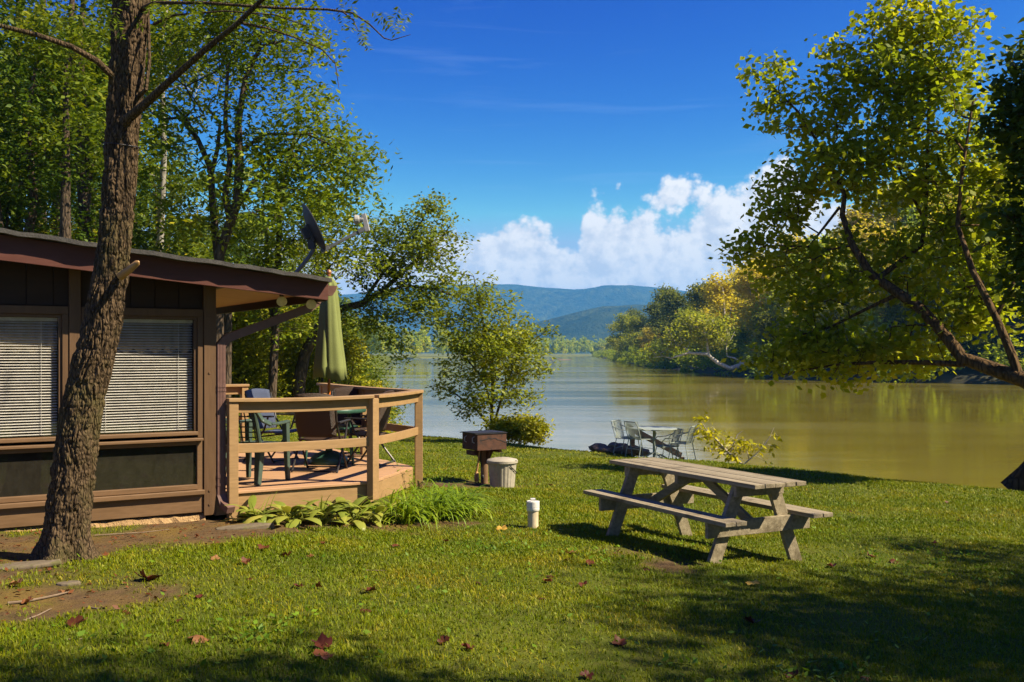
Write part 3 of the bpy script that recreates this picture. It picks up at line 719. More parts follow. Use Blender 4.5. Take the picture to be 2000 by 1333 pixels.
cprof = [(2.36, .045), (2.31, .075), (2.24, .10), (2.12, .115), (1.95, .135), (1.75, .15), (1.55, .175), (1.35, .205), (1.24, .22), (1.15, .235)]
for i, (z, r) in enumerate(cprof):
    for j in range(n_):
        a = 2 * PI * j / n_; dp = .10 + .34 * min(1, i / 4)
        fold = min(1, .78 * abs(math.sin(2 * a + .25 * math.sin(i * .7) + .9)) ** .6 + .30 * abs(math.sin(3.0 * a + .4 + .12 * i)) ** 1.5)
        q = r * (1 - dp * (1 - fold)) * (1 + .07 * math.sin(a + 1 + i * .12))
        vs.append((q * math.cos(a + .05 * i), q * math.sin(a + .05 * i), z - (.075 * fold + .02 * math.sin(3 * a) if i == len(cprof) - 1 else 0)))
for i in range(len(cprof) - 1):
    for j in range(n_): fs.append((i * n_ + j, (i + 1) * n_ + j, (i + 1) * n_ + (j + 1) % n_, i * n_ + (j + 1) % n_))
cb = MB().add(vs, fs)
co_ = cb.build('canopy', M['umbrella'], um, True); sm = co_.modifiers.new('s', 'SOLIDIFY'); sm.thickness = .004
tl = MB().lathe([(.03, 2.405), (.05, 2.385), (.085, 2.33), (.105, 2.25), (.10, 2.255), (.075, 2.335), (.03, 2.39)], n=48, fn=lambda a, i, r: r * (1 + .14 * math.sin(8 * a) * (i in (2, 3, 4, 5))))
tl.build('top_flap', M['umbrella'], um, True)
MB().lathe([(.012, 2.40), (.024, 2.41), (.026, 2.425), (.016, 2.432), (.03, 2.45), (.033, 2.47), (.022, 2.49), (.004, 2.498)], n=20).build('finial', M['finial'], um, True)
MB().lathe([(.25, .0), (.255, .02), (.235, .07), (.18, .12), (.09, .155), (.045, .165), (.04, .25), (.025, .255)], n=40).build('base', M['greenmetal'], um, True)
rb = MB()
for i in range(8):
    a = i * PI / 4 + .1; rb.tube([(.06 * math.cos(a), .06 * math.sin(a), 1.5), (.13 * math.cos(a), .13 * math.sin(a), 1.05)], .008, 6)
rb.build('rib', M['black'], um)

def folding_chair():                                   # faces +y, back at -y
    c = thing('folding_chair', 'x', 'chair', group='folding wicker chairs round the deck table')
    hw = .27
    for s in (-1, 1):
        MB().tube([(s * hw, .26, .0), (s * hw, .235, .02), (s * hw, -.16, .60), (s * hw, -.26, .97)], .014, 8).build('frame', M['frame'], c, True)
        MB().tube([(s * (hw + .03), -.27, .0), (s * (hw + .03), -.25, .02), (s * (hw + .03), .10, .46), (s * (hw + .03), .17, .64)], .014, 8).build('leg', M['frame'], c, True)
        MB().beam((s * (hw + .03), -.19, .645), (s * (hw + .03), .26, .655), .05, .024).build('armrest', M['frame'], c, bevel=.008)
    for q_, y_, z_ in ((.03, -.262, .02), (0, .245, .02), (0, .0, .36)):
        MB().tube([(-hw - q_, y_, z_), (hw + q_, y_, z_)], .011, 8).build('crossbar', M['frame'], c, True)
    vs = []; N = 12                                    # curved woven back and seat
    for i in range(N + 1):
        u = i / N; z = .45 + .55 * u; y = -.12 - .15 * u
        for j in range(9):
            x = (-1 + j / 4) * (hw - .012); q = -.03 * (1 - (x / hw) ** 2) * 1; top = .03 * (1 - (x / hw) ** 2) if i == N else 0
            vs.append((x, y + q - .015, z + top))
    fs = [(i * 9 + j, i * 9 + j + 1, (i + 1) * 9 + j + 1, (i + 1) * 9 + j) for i in range(N) for j in range(8)]
    bk_ = MB().add(vs, fs).build('backrest', M['wicker'], c, True); bk_.modifiers.new('s', 'SOLIDIFY').thickness = .018
    vs = []
    for i in range(9):
        y = -.15 + .42 * i / 8; z = .43 + .025 * (i / 8) - .015 * math.sin(PI * i / 8) - (.03 if i == 8 else 0)
        for j in range(9): vs.append(((-1 + j / 4) * (hw - .012), y, z - .012 * (1 - (j / 4 - 1) ** 2)))
    fs = [(i * 9 + j, i * 9 + j + 1, (i + 1) * 9 + j + 1, (i + 1) * 9 + j) for i in range(8) for j in range(8)]
    se = MB().add(vs, fs).build('seat', M['wicker'], c, True); se.modifiers.new('s', 'SOLIDIFY').thickness = .02
    return c
fc = folding_chair()
chairs = [(627, 12.05, R(-8), 'brown woven folding chair nearest the front rail, seen from behind'),
          (532, 13.2, R(-116), 'slate blue woven folding chair with its sunlit back, left of the table'),
          (683, 13.75, R(188), 'dark woven folding chair behind the umbrella pole, facing the camera'),
          (722, 12.75, R(78), 'woven folding chair right of the table, seen side on against the river')]
for i, (px, d, rz, lab) in enumerate(chairs):
    o = fc if i == 0 else copy_tree(fc)
    o.location = deckpt(px, d); o.rotation_euler = (0, 0, rz); o['label'] = lab; o.scale = (.93, .93, .915)
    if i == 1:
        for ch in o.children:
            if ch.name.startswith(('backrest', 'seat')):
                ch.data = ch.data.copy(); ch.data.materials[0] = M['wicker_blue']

def resin_chair(loc, rz):                              # faces +y
    c = thing('plastic_armchair', 'dark green plastic armchair with lattice back against the cabin corner post', 'chair', loc, rz)
    MB().prism([(-.23, -.20), (.23, -.20), (.25, .22), (.18, .26), (-.18, .26), (-.25, .22)], .40, .425).build('seat', M['resin'], c, bevel=.01)
    def taper(p, q, w0, w1):
        p = Vector(p); q = Vector(q); m_ = MB()
        m_.hexa([(q.x - w1, q.y - w1, q.z), (q.x + w1, q.y - w1, q.z), (q.x + w1, q.y + w1, q.z), (q.x - w1, q.y + w1, q.z), (p.x - w0, p.y - w0, p.z), (p.x + w0, p.y - w0, p.z), (p.x + w0, p.y + w0, p.z), (p.x - w0, p.y + w0, p.z)])
        return m_
    for s in (-1, 1):
        taper((s * .25, .23, .64), (s * .265, .25, .0), .034, .022).build('leg', M['resin'], c, bevel=.008)
        taper((s * .22, -.20, .41), (s * .24, -.27, .0), .042, .03).build('leg', M['resin'], c, bevel=.008)
        P = [(s * .20, -.33, .93), (s * .235, -.30, .82), (s * .26, -.22, .70), (s * .27, -.08, .645), (s * .27, .10, .645), (s * .262, .25, .655), (s * .25, .275, .635)]
        am = MB()
        for p0, p1 in zip(P[:-1], P[1:]): am.beam(p0, Vector(p1) + (Vector(p1) - Vector(p0)).normalized() * .01, .055, .028, (s, 0, .35) if abs(p1[2] - p0[2]) > .04 else (0, 0, 1))
        am.build('armrest', M['resin'], c, bevel=.008)
    def backpt(u, v): return Vector(((u * (.22 - .03 * (v - .5) ** 2)), -.19 - .15 * v - .05 * (1 - u * u), .42 + .50 * v))
    lt = MB()
    for i in range(6): lt.tube([backpt(-.85 + i * .34, v / 8) for v in range(9)], .007, 6)
    for i in range(8): lt.tube([backpt(-1 + j / 4, .06 + i * .115) for j in range(9)], .007, 6)
    lt.build('lattice', M['resin'], c, True)
    fr = MB()
    loop = [backpt(-1, v / 8) for v in range(8)] + [backpt(-1 + j / 5, .92 + .08 * math.sin(PI * j / 10)) for j in range(11)] + [backpt(1, 1 - v / 8) for v in range(1, 9)]
    fr.tube(loop, .024, 8); fr.build('back_frame', M['resin'], c, True)
resin_chair(deckpt(497, 11.02), R(-22))

# ------------------------------------------------------------------ grill, tools, bin, cleanout pipe
gp = on_ground(946, 945); GZ = gp.z
gr = thing('park_grill', 'rusty charcoal grill box on a post in the lawn', 'grill', gp, R(33))
gh = W(0, 877, gp.y).z - GZ; gt = W(0, 846, gp.y).z - GZ
bx_ = MB(); w_, d_ = .27, .235
bx_.box(-w_, w_, -d_, -d_ + .012, gh, gt); bx_.box(-w_, w_, d_ - .012, d_, gh, gt); bx_.box(-w_, -w_ + .012, -d_ + .013, d_ - .013, gh, gt); bx_.box(w_ - .012, w_, -d_ + .013, d_ - .013, gh, gt); bx_.box(-w_ + .013, w_ - .013, -d_ + .013, d_ - .013, gh + .004, gh + .016)
bx_.build('firebox', M['rust'], gr, bevel=.003)
gg = MB().box(-w_ - .04, w_ + .012, -d_ - .012, -d_ + .01, gt + .002, gt + .014).box(-w_ - .04, w_ + .012, d_ - .01, d_ + .012, gt + .002, gt + .014)
for i in range(14): gg.tube([(-w_ - .02 + i * .043, -d_, gt + .01), (-w_ - .02 + i * .043, d_, gt + .01)], .006, 6)
gg.box(-w_ - .03, w_, -d_ + .02, d_ - .02, gt + .017, gt + .022); gg.build('grate', M['black'], gr)
MB().tube([(0, 0, -.15), (0, 0, gh)], .062, 12).build('post', M['rustpost'], gr, True)
gs = MB()
for k in range(4):
    a = k * PI / 2; c, s = math.cos(a), math.sin(a)
    p = [(.06, 0, gh - .24), (.19, 0, gh - .002), (.06, 0, gh - .002)]
    q = [(x * c - y * s, x * s + y * c, z) for x, y, z in p]; nrm = Vector((-s, c, 0)) * .006
    gs.add([Vector(v) + nrm for v in q] + [Vector(v) - nrm for v in q], [(0, 1, 2), (5, 4, 3), (0, 3, 4, 1), (1, 4, 5, 2), (2, 5, 3, 0)])
gs.beam((-.24, -.12, gh - .05), (-.24, .12, gh - .05), .05, .07); gs.beam((.18, -.2, gh - .03), (.18, .1, gh - .03), .05, .04)
gs.build('bracket', M['rust'], gr)
ha = MB()
for yy in (-.14, .1): ha.tube([(-w_ - .001, yy, gt - .04), (-w_ - .035, yy, gt - .06), (-w_ - .035, yy, gt - .12), (-w_ - .001, yy, gt - .14)], .008, 8)
ha.build('handle', M['lnb'], gr, True)
crk = MB(); zc = gh + (gt - gh) * .62; pts = [(-.22, 0), (-.12, .012), (-.06, .03), (-.01, .018), (.05, .03), (.10, .0), (.15, -.008), (.2, -.03), (.26, -.05)]
for (x0, z0), (x1, z1) in zip(pts[:-1], pts[1:]): crk.beam((x0, -d_ - .002, zc + z0), (x1 + .004, -d_ - .002, zc + z1), .004, .010)
crk.build('crack', M['black'], gr)
def hung(name, label, px0, y0, px1, y1, blade, m, rod, dd):
    top = W(px0, y0, gp.y + dd); bot = W(px1, y1, gp.y + dd)
    t_ = thing(name, label, 'grill tool', bot); v = top - bot
    MB().tube([(0, 0, blade), v * .6, v], [rod, rod * .85, rod * .7], 8).build('handle', m, t_, True)
    MB().tube([(0, .0, .0), (0, 0, blade * .15), (0, 0, blade * .75), (0, 0, blade)], [rod * 1.9, rod * 2.3, rod * 2.1, rod], 10).build('head', m if m is M['brushwood'] else M['black'], t_, True)
hung('grill_brush', 'long wooden brush hanging down from the grill', 936, 882, 931, 941, .16, M['brushwood'], .017, -.14)
hung('grill_ladle', 'thin black ladle hanging beside the wooden brush under the grill', 937, 882, 943, 935, .06, M['black'], .010, -.05)
cp = on_ground(981, 952)
can = thing('trash_can', 'beige ribbed plastic bin with lid in front of the grill', 'trash can', cp)
k_ = cp.y / FPX
rb_, rt_, hc, rl = 23.5 * k_, 27.5 * k_, 52 * k_, 30.5 * k_
def ribs(a, i, r): return r * (1 + (.022 if 1 <= i <= 2 and math.sin(a * 22) > 0 else 0))
MB().lathe([(rb_ * .97, -.02), (rb_, .03), (rt_ * .985, hc * .9), (rt_, hc * .93), (rt_, hc)], n=176, fn=ribs).build('body', M['can'], can)
MB().lathe([(rl * .9, hc - .03), (rl, hc - .03), (rl, hc + .005), (rl * .93, hc + .022), (rl * .5, hc + .045), (.02, hc + .05)], n=48).build('lid', M['can'], can, True)
MB().tube([(-.02, 0, hc + .046), (-.02, 0, hc + .12), (.02, 0, hc + .12)], .006, 6).tube([(.0, -.05, hc + .045), (.1, -.1, hc + .035), (rl * .93, -.12, hc + .01)], .004, 5).build('lid_wire', M['black'], can)
MB().tube([(rt_ * 1.03 * math.cos(t), rt_ * 1.03 * math.sin(t), hc * .8 - .12 * math.sin((t + .9) * 1.4)) for t in [-1.0 + i * .15 for i in range(12)]], .007, 6).build('handle', M['black'], can)
pp = on_ground(1041, 1031)
pi_ = thing('cleanout_pipe', 'short cream plastic drain pipe with white screw cap in the lawn', 'drain pipe', pp)
kk = pp.y / FPX; ph = 57 * kk
MB().lathe([(10.6 * kk, -.1), (10.6 * kk, ph * .62)], n=32).build('pipe', M['pvc'], pi_, True)
MB().lathe([(11.9 * kk, ph * .58), (12.6 * kk, ph * .60), (12.6 * kk, ph * .68), (12.2 * kk, ph * .685), (12.2 * kk, ph * .70), (12.7 * kk, ph * .705), (12.7 * kk, ph * .90), (12.2 * kk, ph * .91), (11.6 * kk, ph * .915), (11.6 * kk, ph * .90), (.01, ph * .90)], n=40).box(-.026, .026, -.026, .026, ph * .89, ph * 1.0).build('cap', M['cap'], pi_, True)

# ------------------------------------------------------------------ picnic table (local x from far end to near end)
pc = Vector((1.877, 10.004)); pang = R(-62.5)
PG = EYE - 1.93
def PT(x, y): c, s = math.cos(pang), math.sin(pang); return pc.x + x * c - y * s, pc.y + x * s + y * c
pt = thing('picnic_table', 'weathered wooden picnic table with attached benches on the grass', 'picnic table', (pc.x, pc.y, PG), pang)
top = MB(); TH = .76; L2 = 1.18; rr = random.Random(4)
for i in range(5):
    y0 = -.30 + i * .121; top.box(-L2 + rr.uniform(-.006, .006), L2 + rr.uniform(-.006, .006), y0, y0 + .114, TH - .04 + rr.uniform(-.002, .002), TH + rr.uniform(-.002, .002))
top.build('tabletop', M['picnic'], pt, bevel=.004)
for s in (-1, 1):
    b = MB()
    for i in range(2):
        y0 = s * .515 - .12 + i * .121; b.box(-L2 + rr.uniform(-.006, .006), L2 + rr.uniform(-.006, .006), y0, y0 + .116, .41, .448)
    b.build('bench', M['picnic'], pt, bevel=.004)
for e in (-1, 1):
    xx = e * (L2 - .34)
    for s in (-1, 1):
        xi = xx
        gl = gz(*PT(xi, s * .47)) - PG - .03
        MB().beam((xi, s * .50, gl), (xi, s * .195, TH - .045), .045, .13, (0, 1, 0)).build('leg', M['picnic'], pt, bevel=.004)
    MB().beam((xx + e * .046, -.61, .335), (xx + e * .046, .61, .335), .042, .142).build('bench_beam', M['picnic'], pt, bevel=.004)
    MB().beam((xx + e * .046, -.285, TH - .095), (xx + e * .046, .285, TH - .095), .042, .10).build('top_beam', M['picnic'], pt, bevel=.004)
    MB().beam((xx - e * .03, 0, .33), (e * .07, 0, TH - .06), .085, .045, (0, 1, 0)).build('brace', M['picnic'], pt, bevel=.004)
MB().beam((0, -.285, TH - .085), (0, .285, TH - .085), .042, .085).build('top_beam', M['picnic'], pt, bevel=.004)

# ------------------------------------------------------------------ table and chairs on the river edge
def edge_chair():                                      # faces +y; light frame with mesh shell
    c = thing('mesh_chair', 'x', 'chair', group='mesh chairs on the river edge')
    hw = .25
    vs = []; N = 14
    prof_c = [(.22, .40), (.16, .42), (.05, .41), (-.10, .40), (-.17, .42), (-.21, .50), (-.25, .62), (-.28, .74), (-.30, .80)]
    for (y, z) in prof_c:
        for j in range(9): u = -1 + j / 4; vs.append((u * hw, y + .05 * u * u * (z > .45), z + .02 * u * u))
    k = len(prof_c)
    wires = MB()
    for i in range(k): wires.tube(vs[i * 9:i * 9 + 9], .0025, 4, False)
    rows = []
    for i in range(k - 1):
        for tt in (1 / 6, 2 / 6, 3 / 6, 4 / 6, 5 / 6): wires.tube([Vector(vs[i * 9 + j]).lerp(Vector(vs[(i + 1) * 9 + j]), tt) for j in range(9)], .0022, 4, False)
    for j in range(8):
        for tt in (0, .25, .5, .75): wires.tube([Vector(vs[i * 9 + j]).lerp(Vector(vs[i * 9 + j + 1]), tt) for i in range(k)], .0022, 4, False)
    wires.build('shell', M['meshgreen'], c)
    fr = MB().tube([(-hw, .22, .42), (-hw, -.17, .43), (-hw, -.26, .74), (-hw * .9, -.29, .81), (hw * .9, -.29, .81), (hw, -.26, .74), (hw, -.17, .43), (hw, .22, .42), (-hw, .22, .42)], .011, 8)
    fr.build('frame', M['meshgreen'], c, True)
    for s in (-1, 1):
        MB().tube([(s * hw, .20, .42), (s * (hw + .03), .22, .55), (s * (hw + .03), .16, .62), (s * (hw + .02), -.05, .63), (s * hw, -.25, .70)], .010, 8).build('armrest', M['meshgreen'], c, True)
        MB().tube([(s * hw, .18, .41), (s * (hw + .02), .25, -.03)], .010, 8).build('leg', M['meshgreen'], c, True)
        MB().tube([(s * hw, -.15, .42), (s * (hw + .02), -.24, -.03)], .010, 8).build('leg', M['meshgreen'], c, True)
    MB().tube([(-hw, .22, .2), (hw, .22, .2)], .006, 6).tube([(-hw, -.2, .2), (hw, -.2, .2)], .006, 6).build('stretcher', M['meshgreen'], c)
    return c
EC = Vector((3.22, 22.55)); ez = gz(EC.x, EC.y)
et = thing('bistro_table', 'round grey green metal table on the river edge', 'table', (EC.x, EC.y, ez - .02))
MB().lathe([(.02, .69), (.50, .69), (.52, .70), (.52, .72), (.50, .725), (.02, .725)], n=40).build('tabletop', M['meshgreen'], et, True)
MB().tube([(0, 0, .02), (0, 0, .69)], .032, 12).build('pedestal', M['meshgreen'], et, True)
for i in range(4):
    a = i * PI / 2 + .5; MB().tube([(0, 0, .16), (.14 * math.cos(a), .14 * math.sin(a), .13), (.36 * math.cos(a), .36 * math.sin(a), .02)], .02, 8).build('foot', M['meshgreen'], et, True)
ec = edge_chair()
for i, (dx, dy, rz, lab) in enumerate([(-.34, -.28, R(-63), 'grey green mesh chair left of the river edge table, nearer the lawn'),
                                       (-.58, .38, R(-118), 'grey green mesh chair at far left of the river edge table, by the rocks'),
                                       (.60, -.22, R(62), 'grey green mesh chair at right end of the river edge table, beside the sapling'),
                                       (.36, .34, R(100), 'grey green mesh chair behind the right end of the river edge table')]):
    o = ec if i == 0 else copy_tree(ec)
    x, y = EC.x + dx, EC.y + dy; o.location = (x, y, gz(x, y) - .0); o.rotation_euler = (0, 0, rz); o['label'] = lab
hp = W(1235, 838, 23.4)
hr = thing('stair_handrail', 'sloping wooden handrail with post going down to the river', 'handrail', (hp.x, hp.y, gz(hp.x, hp.y)))
O = Vector(hr.location)
MB().beam(Vector((0, 0, -1)), hp - O, .11, .11, (0, 1, 0)).build('post', M['rail_wood'], hr, bevel=.006)
MB().beam(W(1224, 833, 23.3) - O, W(1330, 890, 24.6) - O + Vector((0, 0, 0)), .05, .14).build('rail', M['rail_wood'], hr, bevel=.006)
e2 = W(1332, 893, 24.7); MB().beam(e2 - O + Vector((0, 0, -1.2)), e2 - O, .11, .11, (0, 1, 0)).build('post', M['rail_wood'], hr)
def rock_mesh(seed, r, flat=.6):
    me = bpy.data.meshes.new('rock'); import bmesh
    b = bmesh.new(); bmesh.ops.create_icosphere(b, subdivisions=3, radius=1)
    for v in b.verts:
        p = v.co.copy(); q = 1 + .35 * mnoise.noise(p * 1.1 + Vector((seed * 7.3, 0, 0))) + .14 * mnoise.noise(p * 3.1 + Vector((0, seed * 3.1, 0)))
        v.co = Vector((p.x * q * r * 1.25, p.y * q * r, p.z * q * r * flat))
    b.to_mesh(me); b.free(); return me
rdat = [(1172, 872, .20, 'brown rock at left end of the pile on the river edge'), (1192, 874, .17, 'reddish rock second from left in the river edge pile'), (1212, 873, .24, 'large flat brown rock behind the mesh chairs'),
        (1238, 876, .22, 'brown rock under the handrail post'), (1200, 868, .15, 'small brown rock on top of the river edge pile'), (1253, 880, .15, 'brown rock at right end of the pile below the table')]
for i, (px, py, r, lab) in enumerate(rdat):
    p = W(px, py + 4, 23.5); g_ = gz(p.x, p.y)
    o = link('rock', rock_mesh(i, r), M['rock'], smooth=False); o.location = (p.x, p.y, p.z); o.rotation_euler = (0, 0, i * 1.3)
    tag(o, lab, 'rock', 'rocks piled on the river edge')
    lowr = MB()
for i, (px, py, w_) in enumerate([(1092, 700.4, 5), (1103, 703.0, 12), (1076, 703.6, 6)]):
    d = 4.5 * FPX / (py - HY + .5); p = W(px, py, d)
    o = link('exposed_rock', rock_mesh(20 + i, w_ * .32, .09), M['rock']); o.location = (p.x, p.y, WATER_Z + .05)
    tag(o, ['low dark rock breaking the far water, nearest the far shore', 'longest dark rock bar breaking the water far down the river', 'small dark rock breaking the far water beside the bank shrub'][i], 'rock', 'rocks breaking the far water')
# ------------------------------------------------------------------ trees
def grow(init, attr, seg=.35, bf=.25, seed=0, up=.10, jit=.07):
    """init: list of (pos, parent, rmin); attr: Nx3 crown points joined greedily to the nearest limb."""
    rng = np.random.RandomState(seed)
    cap = len(init) + len(attr) * 40 + 10
    P = np.zeros((cap, 3)); par = np.full(cap, -1); rm = np.zeros(cap); pl = np.zeros(cap); k = 0
    for p, q, r in init:
        P[k] = p; par[k] = q; rm[k] = r; pl[k] = 0 if q < 0 else pl[q] + np.linalg.norm(P[k] - P[q]); k += 1
    n0 = k
    attr = np.asarray(attr)
    dmin = np.array([np.min(np.linalg.norm(P[:n0] - a, axis=1)) for a in attr])
    tips = []
    for a in attr[np.argsort(dmin)]:
        d = np.linalg.norm(P[:k] - a, axis=1); j = int(np.argmin(d + bf * pl[:k])); D = d[j]
        n = max(1, min(38, int(D / seg)))
        p0 = P[j]; mid = (p0 + a) / 2 + np.array([0, 0, up * D]) + rng.randn(3) * jit * D
        q = j
        for i in range(1, n + 1):
            t = i / n
            P[k] = (1 - t) ** 2 * p0 + 2 * t * (1 - t) * mid + t * t * a + (rng.randn(3) * .03 * D / n if i < n else 0)
            par[k] = q; pl[k] = pl[q] + D / n; q = k; k += 1
        tips.append(q)
    P = P[:k]; par = par[:k]; rm = rm[:k]
    return P, par, rm, np.array(tips)
def radii(P, par, rm, r0, ex=2.3):
    acc = np.zeros(len(P)); r = np.zeros(len(P))
    for i in range(len(P) - 1, -1, -1):
        r[i] = max((acc[i]) ** (1 / ex) if acc[i] > 0 else r0, r0)
        if par[i] >= 0: acc[par[i]] += r[i] ** ex
    base = r[0]
    return r
def branches(P, par, r, rm, name, rcut=.004, sides=8, mb=None):
    ch = [[] for _ in P]
    for i, p in enumerate(par):
        if p >= 0: ch[p].append(i)
    V = []; Qs = []; nv = 0
    stack = [(-1, i) for i in range(len(P)) if par[i] < 0]
    while stack:
        frm, i = stack.pop()
        pts = []; rs = []
        if frm >= 0: pts.append(P[frm]); rs.append(min(r[frm], r[i] * 1.25))
        while True:
            pts.append(P[i]); rs.append(r[i])
            cs = sorted(ch[i], key=lambda c: -r[c])
            for c in cs[1:]: stack.append((i, c))
            if not cs: break
            i = cs[0]
        if max(rs) < rcut or len(pts) < 2: continue
        m = sides if max(rs) > .05 else (6 if max(rs) > .02 else 4)
        pts = np.array(pts); rs = np.array(rs); rs[-1] *= .6
        tg = np.gradient(pts, axis=0); tg /= np.linalg.norm(tg, axis=1)[:, None] + 1e-9
        ref = np.array([.31, .95, .07])
        ang = np.arange(m) * 2 * PI / m
        u = ref - tg * (tg @ ref)[:, None]; u /= np.linalg.norm(u, axis=1)[:, None] + 1e-9
        w = np.cross(tg, u)
        ring = pts[:, None] + rs[:, None, None] * (u[:, None] * np.cos(ang)[None, :, None] + w[:, None] * np.sin(ang)[None, :, None])
        V.append(ring.reshape(-1, 3)); n = len(pts)
        ix = nv + np.arange(n * m).reshape(n, m)
        Qs.append(np.stack([ix[:-1], np.roll(ix[:-1], -1, 1), np.roll(ix[1:], -1, 1), ix[1:]], -1).reshape(-1, 4)); nv += n * m
    return np_mesh(name, np.concatenate(V), np.concatenate(Qs))
def leaf_quads(c, L, wr, rng, droop=.25, out=None, fold=.18, lvar=.35, flat=1.0):
    """one folded pointed quad per centre."""
    n = len(c)
    yaw = rng.rand(n) * 2 * PI
    d = np.stack([np.cos(yaw), np.sin(yaw), -droop + rng.randn(n) * .45], -1)
    if out is not None: d = d * .6 + out
    d /= np.linalg.norm(d, axis=1)[:, None]
    up = np.stack([rng.randn(n) * .7 / flat, rng.randn(n) * .7 / flat, np.ones(n)], -1)
    s = np.cross(d, up); s /= np.linalg.norm(s, axis=1)[:, None] + 1e-9
    nn = np.cross(s, d)
    l = (L * (1 + lvar * (rng.rand(n) * 2 - 1)))[:, None]; w = l * wr * .5
    a = c; b = c + d * l * .45 + s * w - nn * w * fold; t = c + d * l - nn * l * .08; e = c + d * l * .45 - s * w - nn * w * fold
    return np.stack([a, b, t, e], 1).reshape(-1, 3)
def quad_idx(n): return np.arange(n * 4).reshape(-1, 4)
def blob_points(blobs, total, seed, hollow=.55):
    rng = np.random.RandomState(seed)
    vol = np.array([b[3] * b[4] * b[5] for b in blobs], float) ** .8; vol /= vol.sum(); out = []
    for b, f in zip(blobs, vol):
        n = max(2, int(total * f)); v = rng.randn(n, 3); v /= np.linalg.norm(v, axis=1)[:, None]
        rr = (hollow ** 3 + (1 - hollow ** 3) * rng.rand(n)) ** (1 / 3)
        out.append(np.array(b[:3]) + v * rr[:, None] * np.array(b[3:6]))
    return np.concatenate(out)
def foliage(tips, P, par, rng, m, rc, L, wr, droop=.25, squash=.7, back=.35):
    """leaves round every twig end and back along its twig."""
    c = np.repeat(P[tips], m, 0); p = np.repeat(P[np.maximum(par[tips], 0)], m, 0)
    t = rng.rand(len(c), 1) * back
    g = rng.randn(len(c), 3) * np.array([1, 1, squash]) * rc
    c = c * (1 - t) + p * t + g
    return leaf_quads(c, L, wr, rng, droop)
def tree(name, label, cat, base, limbs, blobs, n_attr, leaf, bark, leafm, seed, group=None, r0=.006, rcut=.006, ex=2.3, seg=.35, bf=.25, up=.1, hollow=.5, droop=.25, extra=None, prune=None):
    """limbs: list of polylines [(Vector, radius)...]; all world coordinates; base: Vector."""
    base = Vector(base); init = []
    for li, pl in enumerate(limbs):
        q = -1
        if li > 0:                                     # join to nearest existing limb node
            a = pl[0][0]; q = min(range(len(init)), key=lambda i: (Vector(init[i][0]) - a).length)
        for i, (p, r) in enumerate(pl):
            if i > 0:
                p0, r_0 = pl[i - 1]; n = max(1, int((p - p0).length / seg))
                for j in range(1, n + 1):
                    t = j / n; init.append((tuple(p0.lerp(p, t)), q, r_0 + (r - r_0) * t)); q = len(init) - 1
            else:
                if q >= 0: init.append((tuple(p), q, r)); q = len(init) - 1
                else: init.append((tuple(p), -1, r)); q = len(init) - 1
    A = blob_points(blobs, n_attr, seed, hollow)
    if prune is not None: A = A[prune(A)]
    P, par, rm, tips = grow(init, A, seg, bf, seed, up)
    r = radii(P, par, rm, r0, ex); n0 = len(init)
    r[:n0] = rm[:n0]
    for i in range(n0, len(r)): r[i] = min(r[i], r[par[i]] * .92)
    o = thing(name, label, cat, base, group=group)
    Pl = P - np.array(base)
    link('trunk', branches(Pl, par, r, rm, 'trunk', rcut), bark, o, True)
    rng = np.random.RandomState(seed + 1)
    m, rc, L, wr = leaf
    v = foliage(tips, Pl, par, rng, m, rc, L, wr, droop)
    link('crown', np_mesh('crown', v, quad_idx(len(v) // 4)), leafm, o)
    return o
def PL(pts): return [(W(px, py, d), r) for px, py, d, r in pts]
def BL(lst): return [(*W(px, py, d), rp / FPX * d, rp / FPX * d * 1.0, (rq if rq else rp) / FPX * d) for px, py, d, rp, rq in lst]

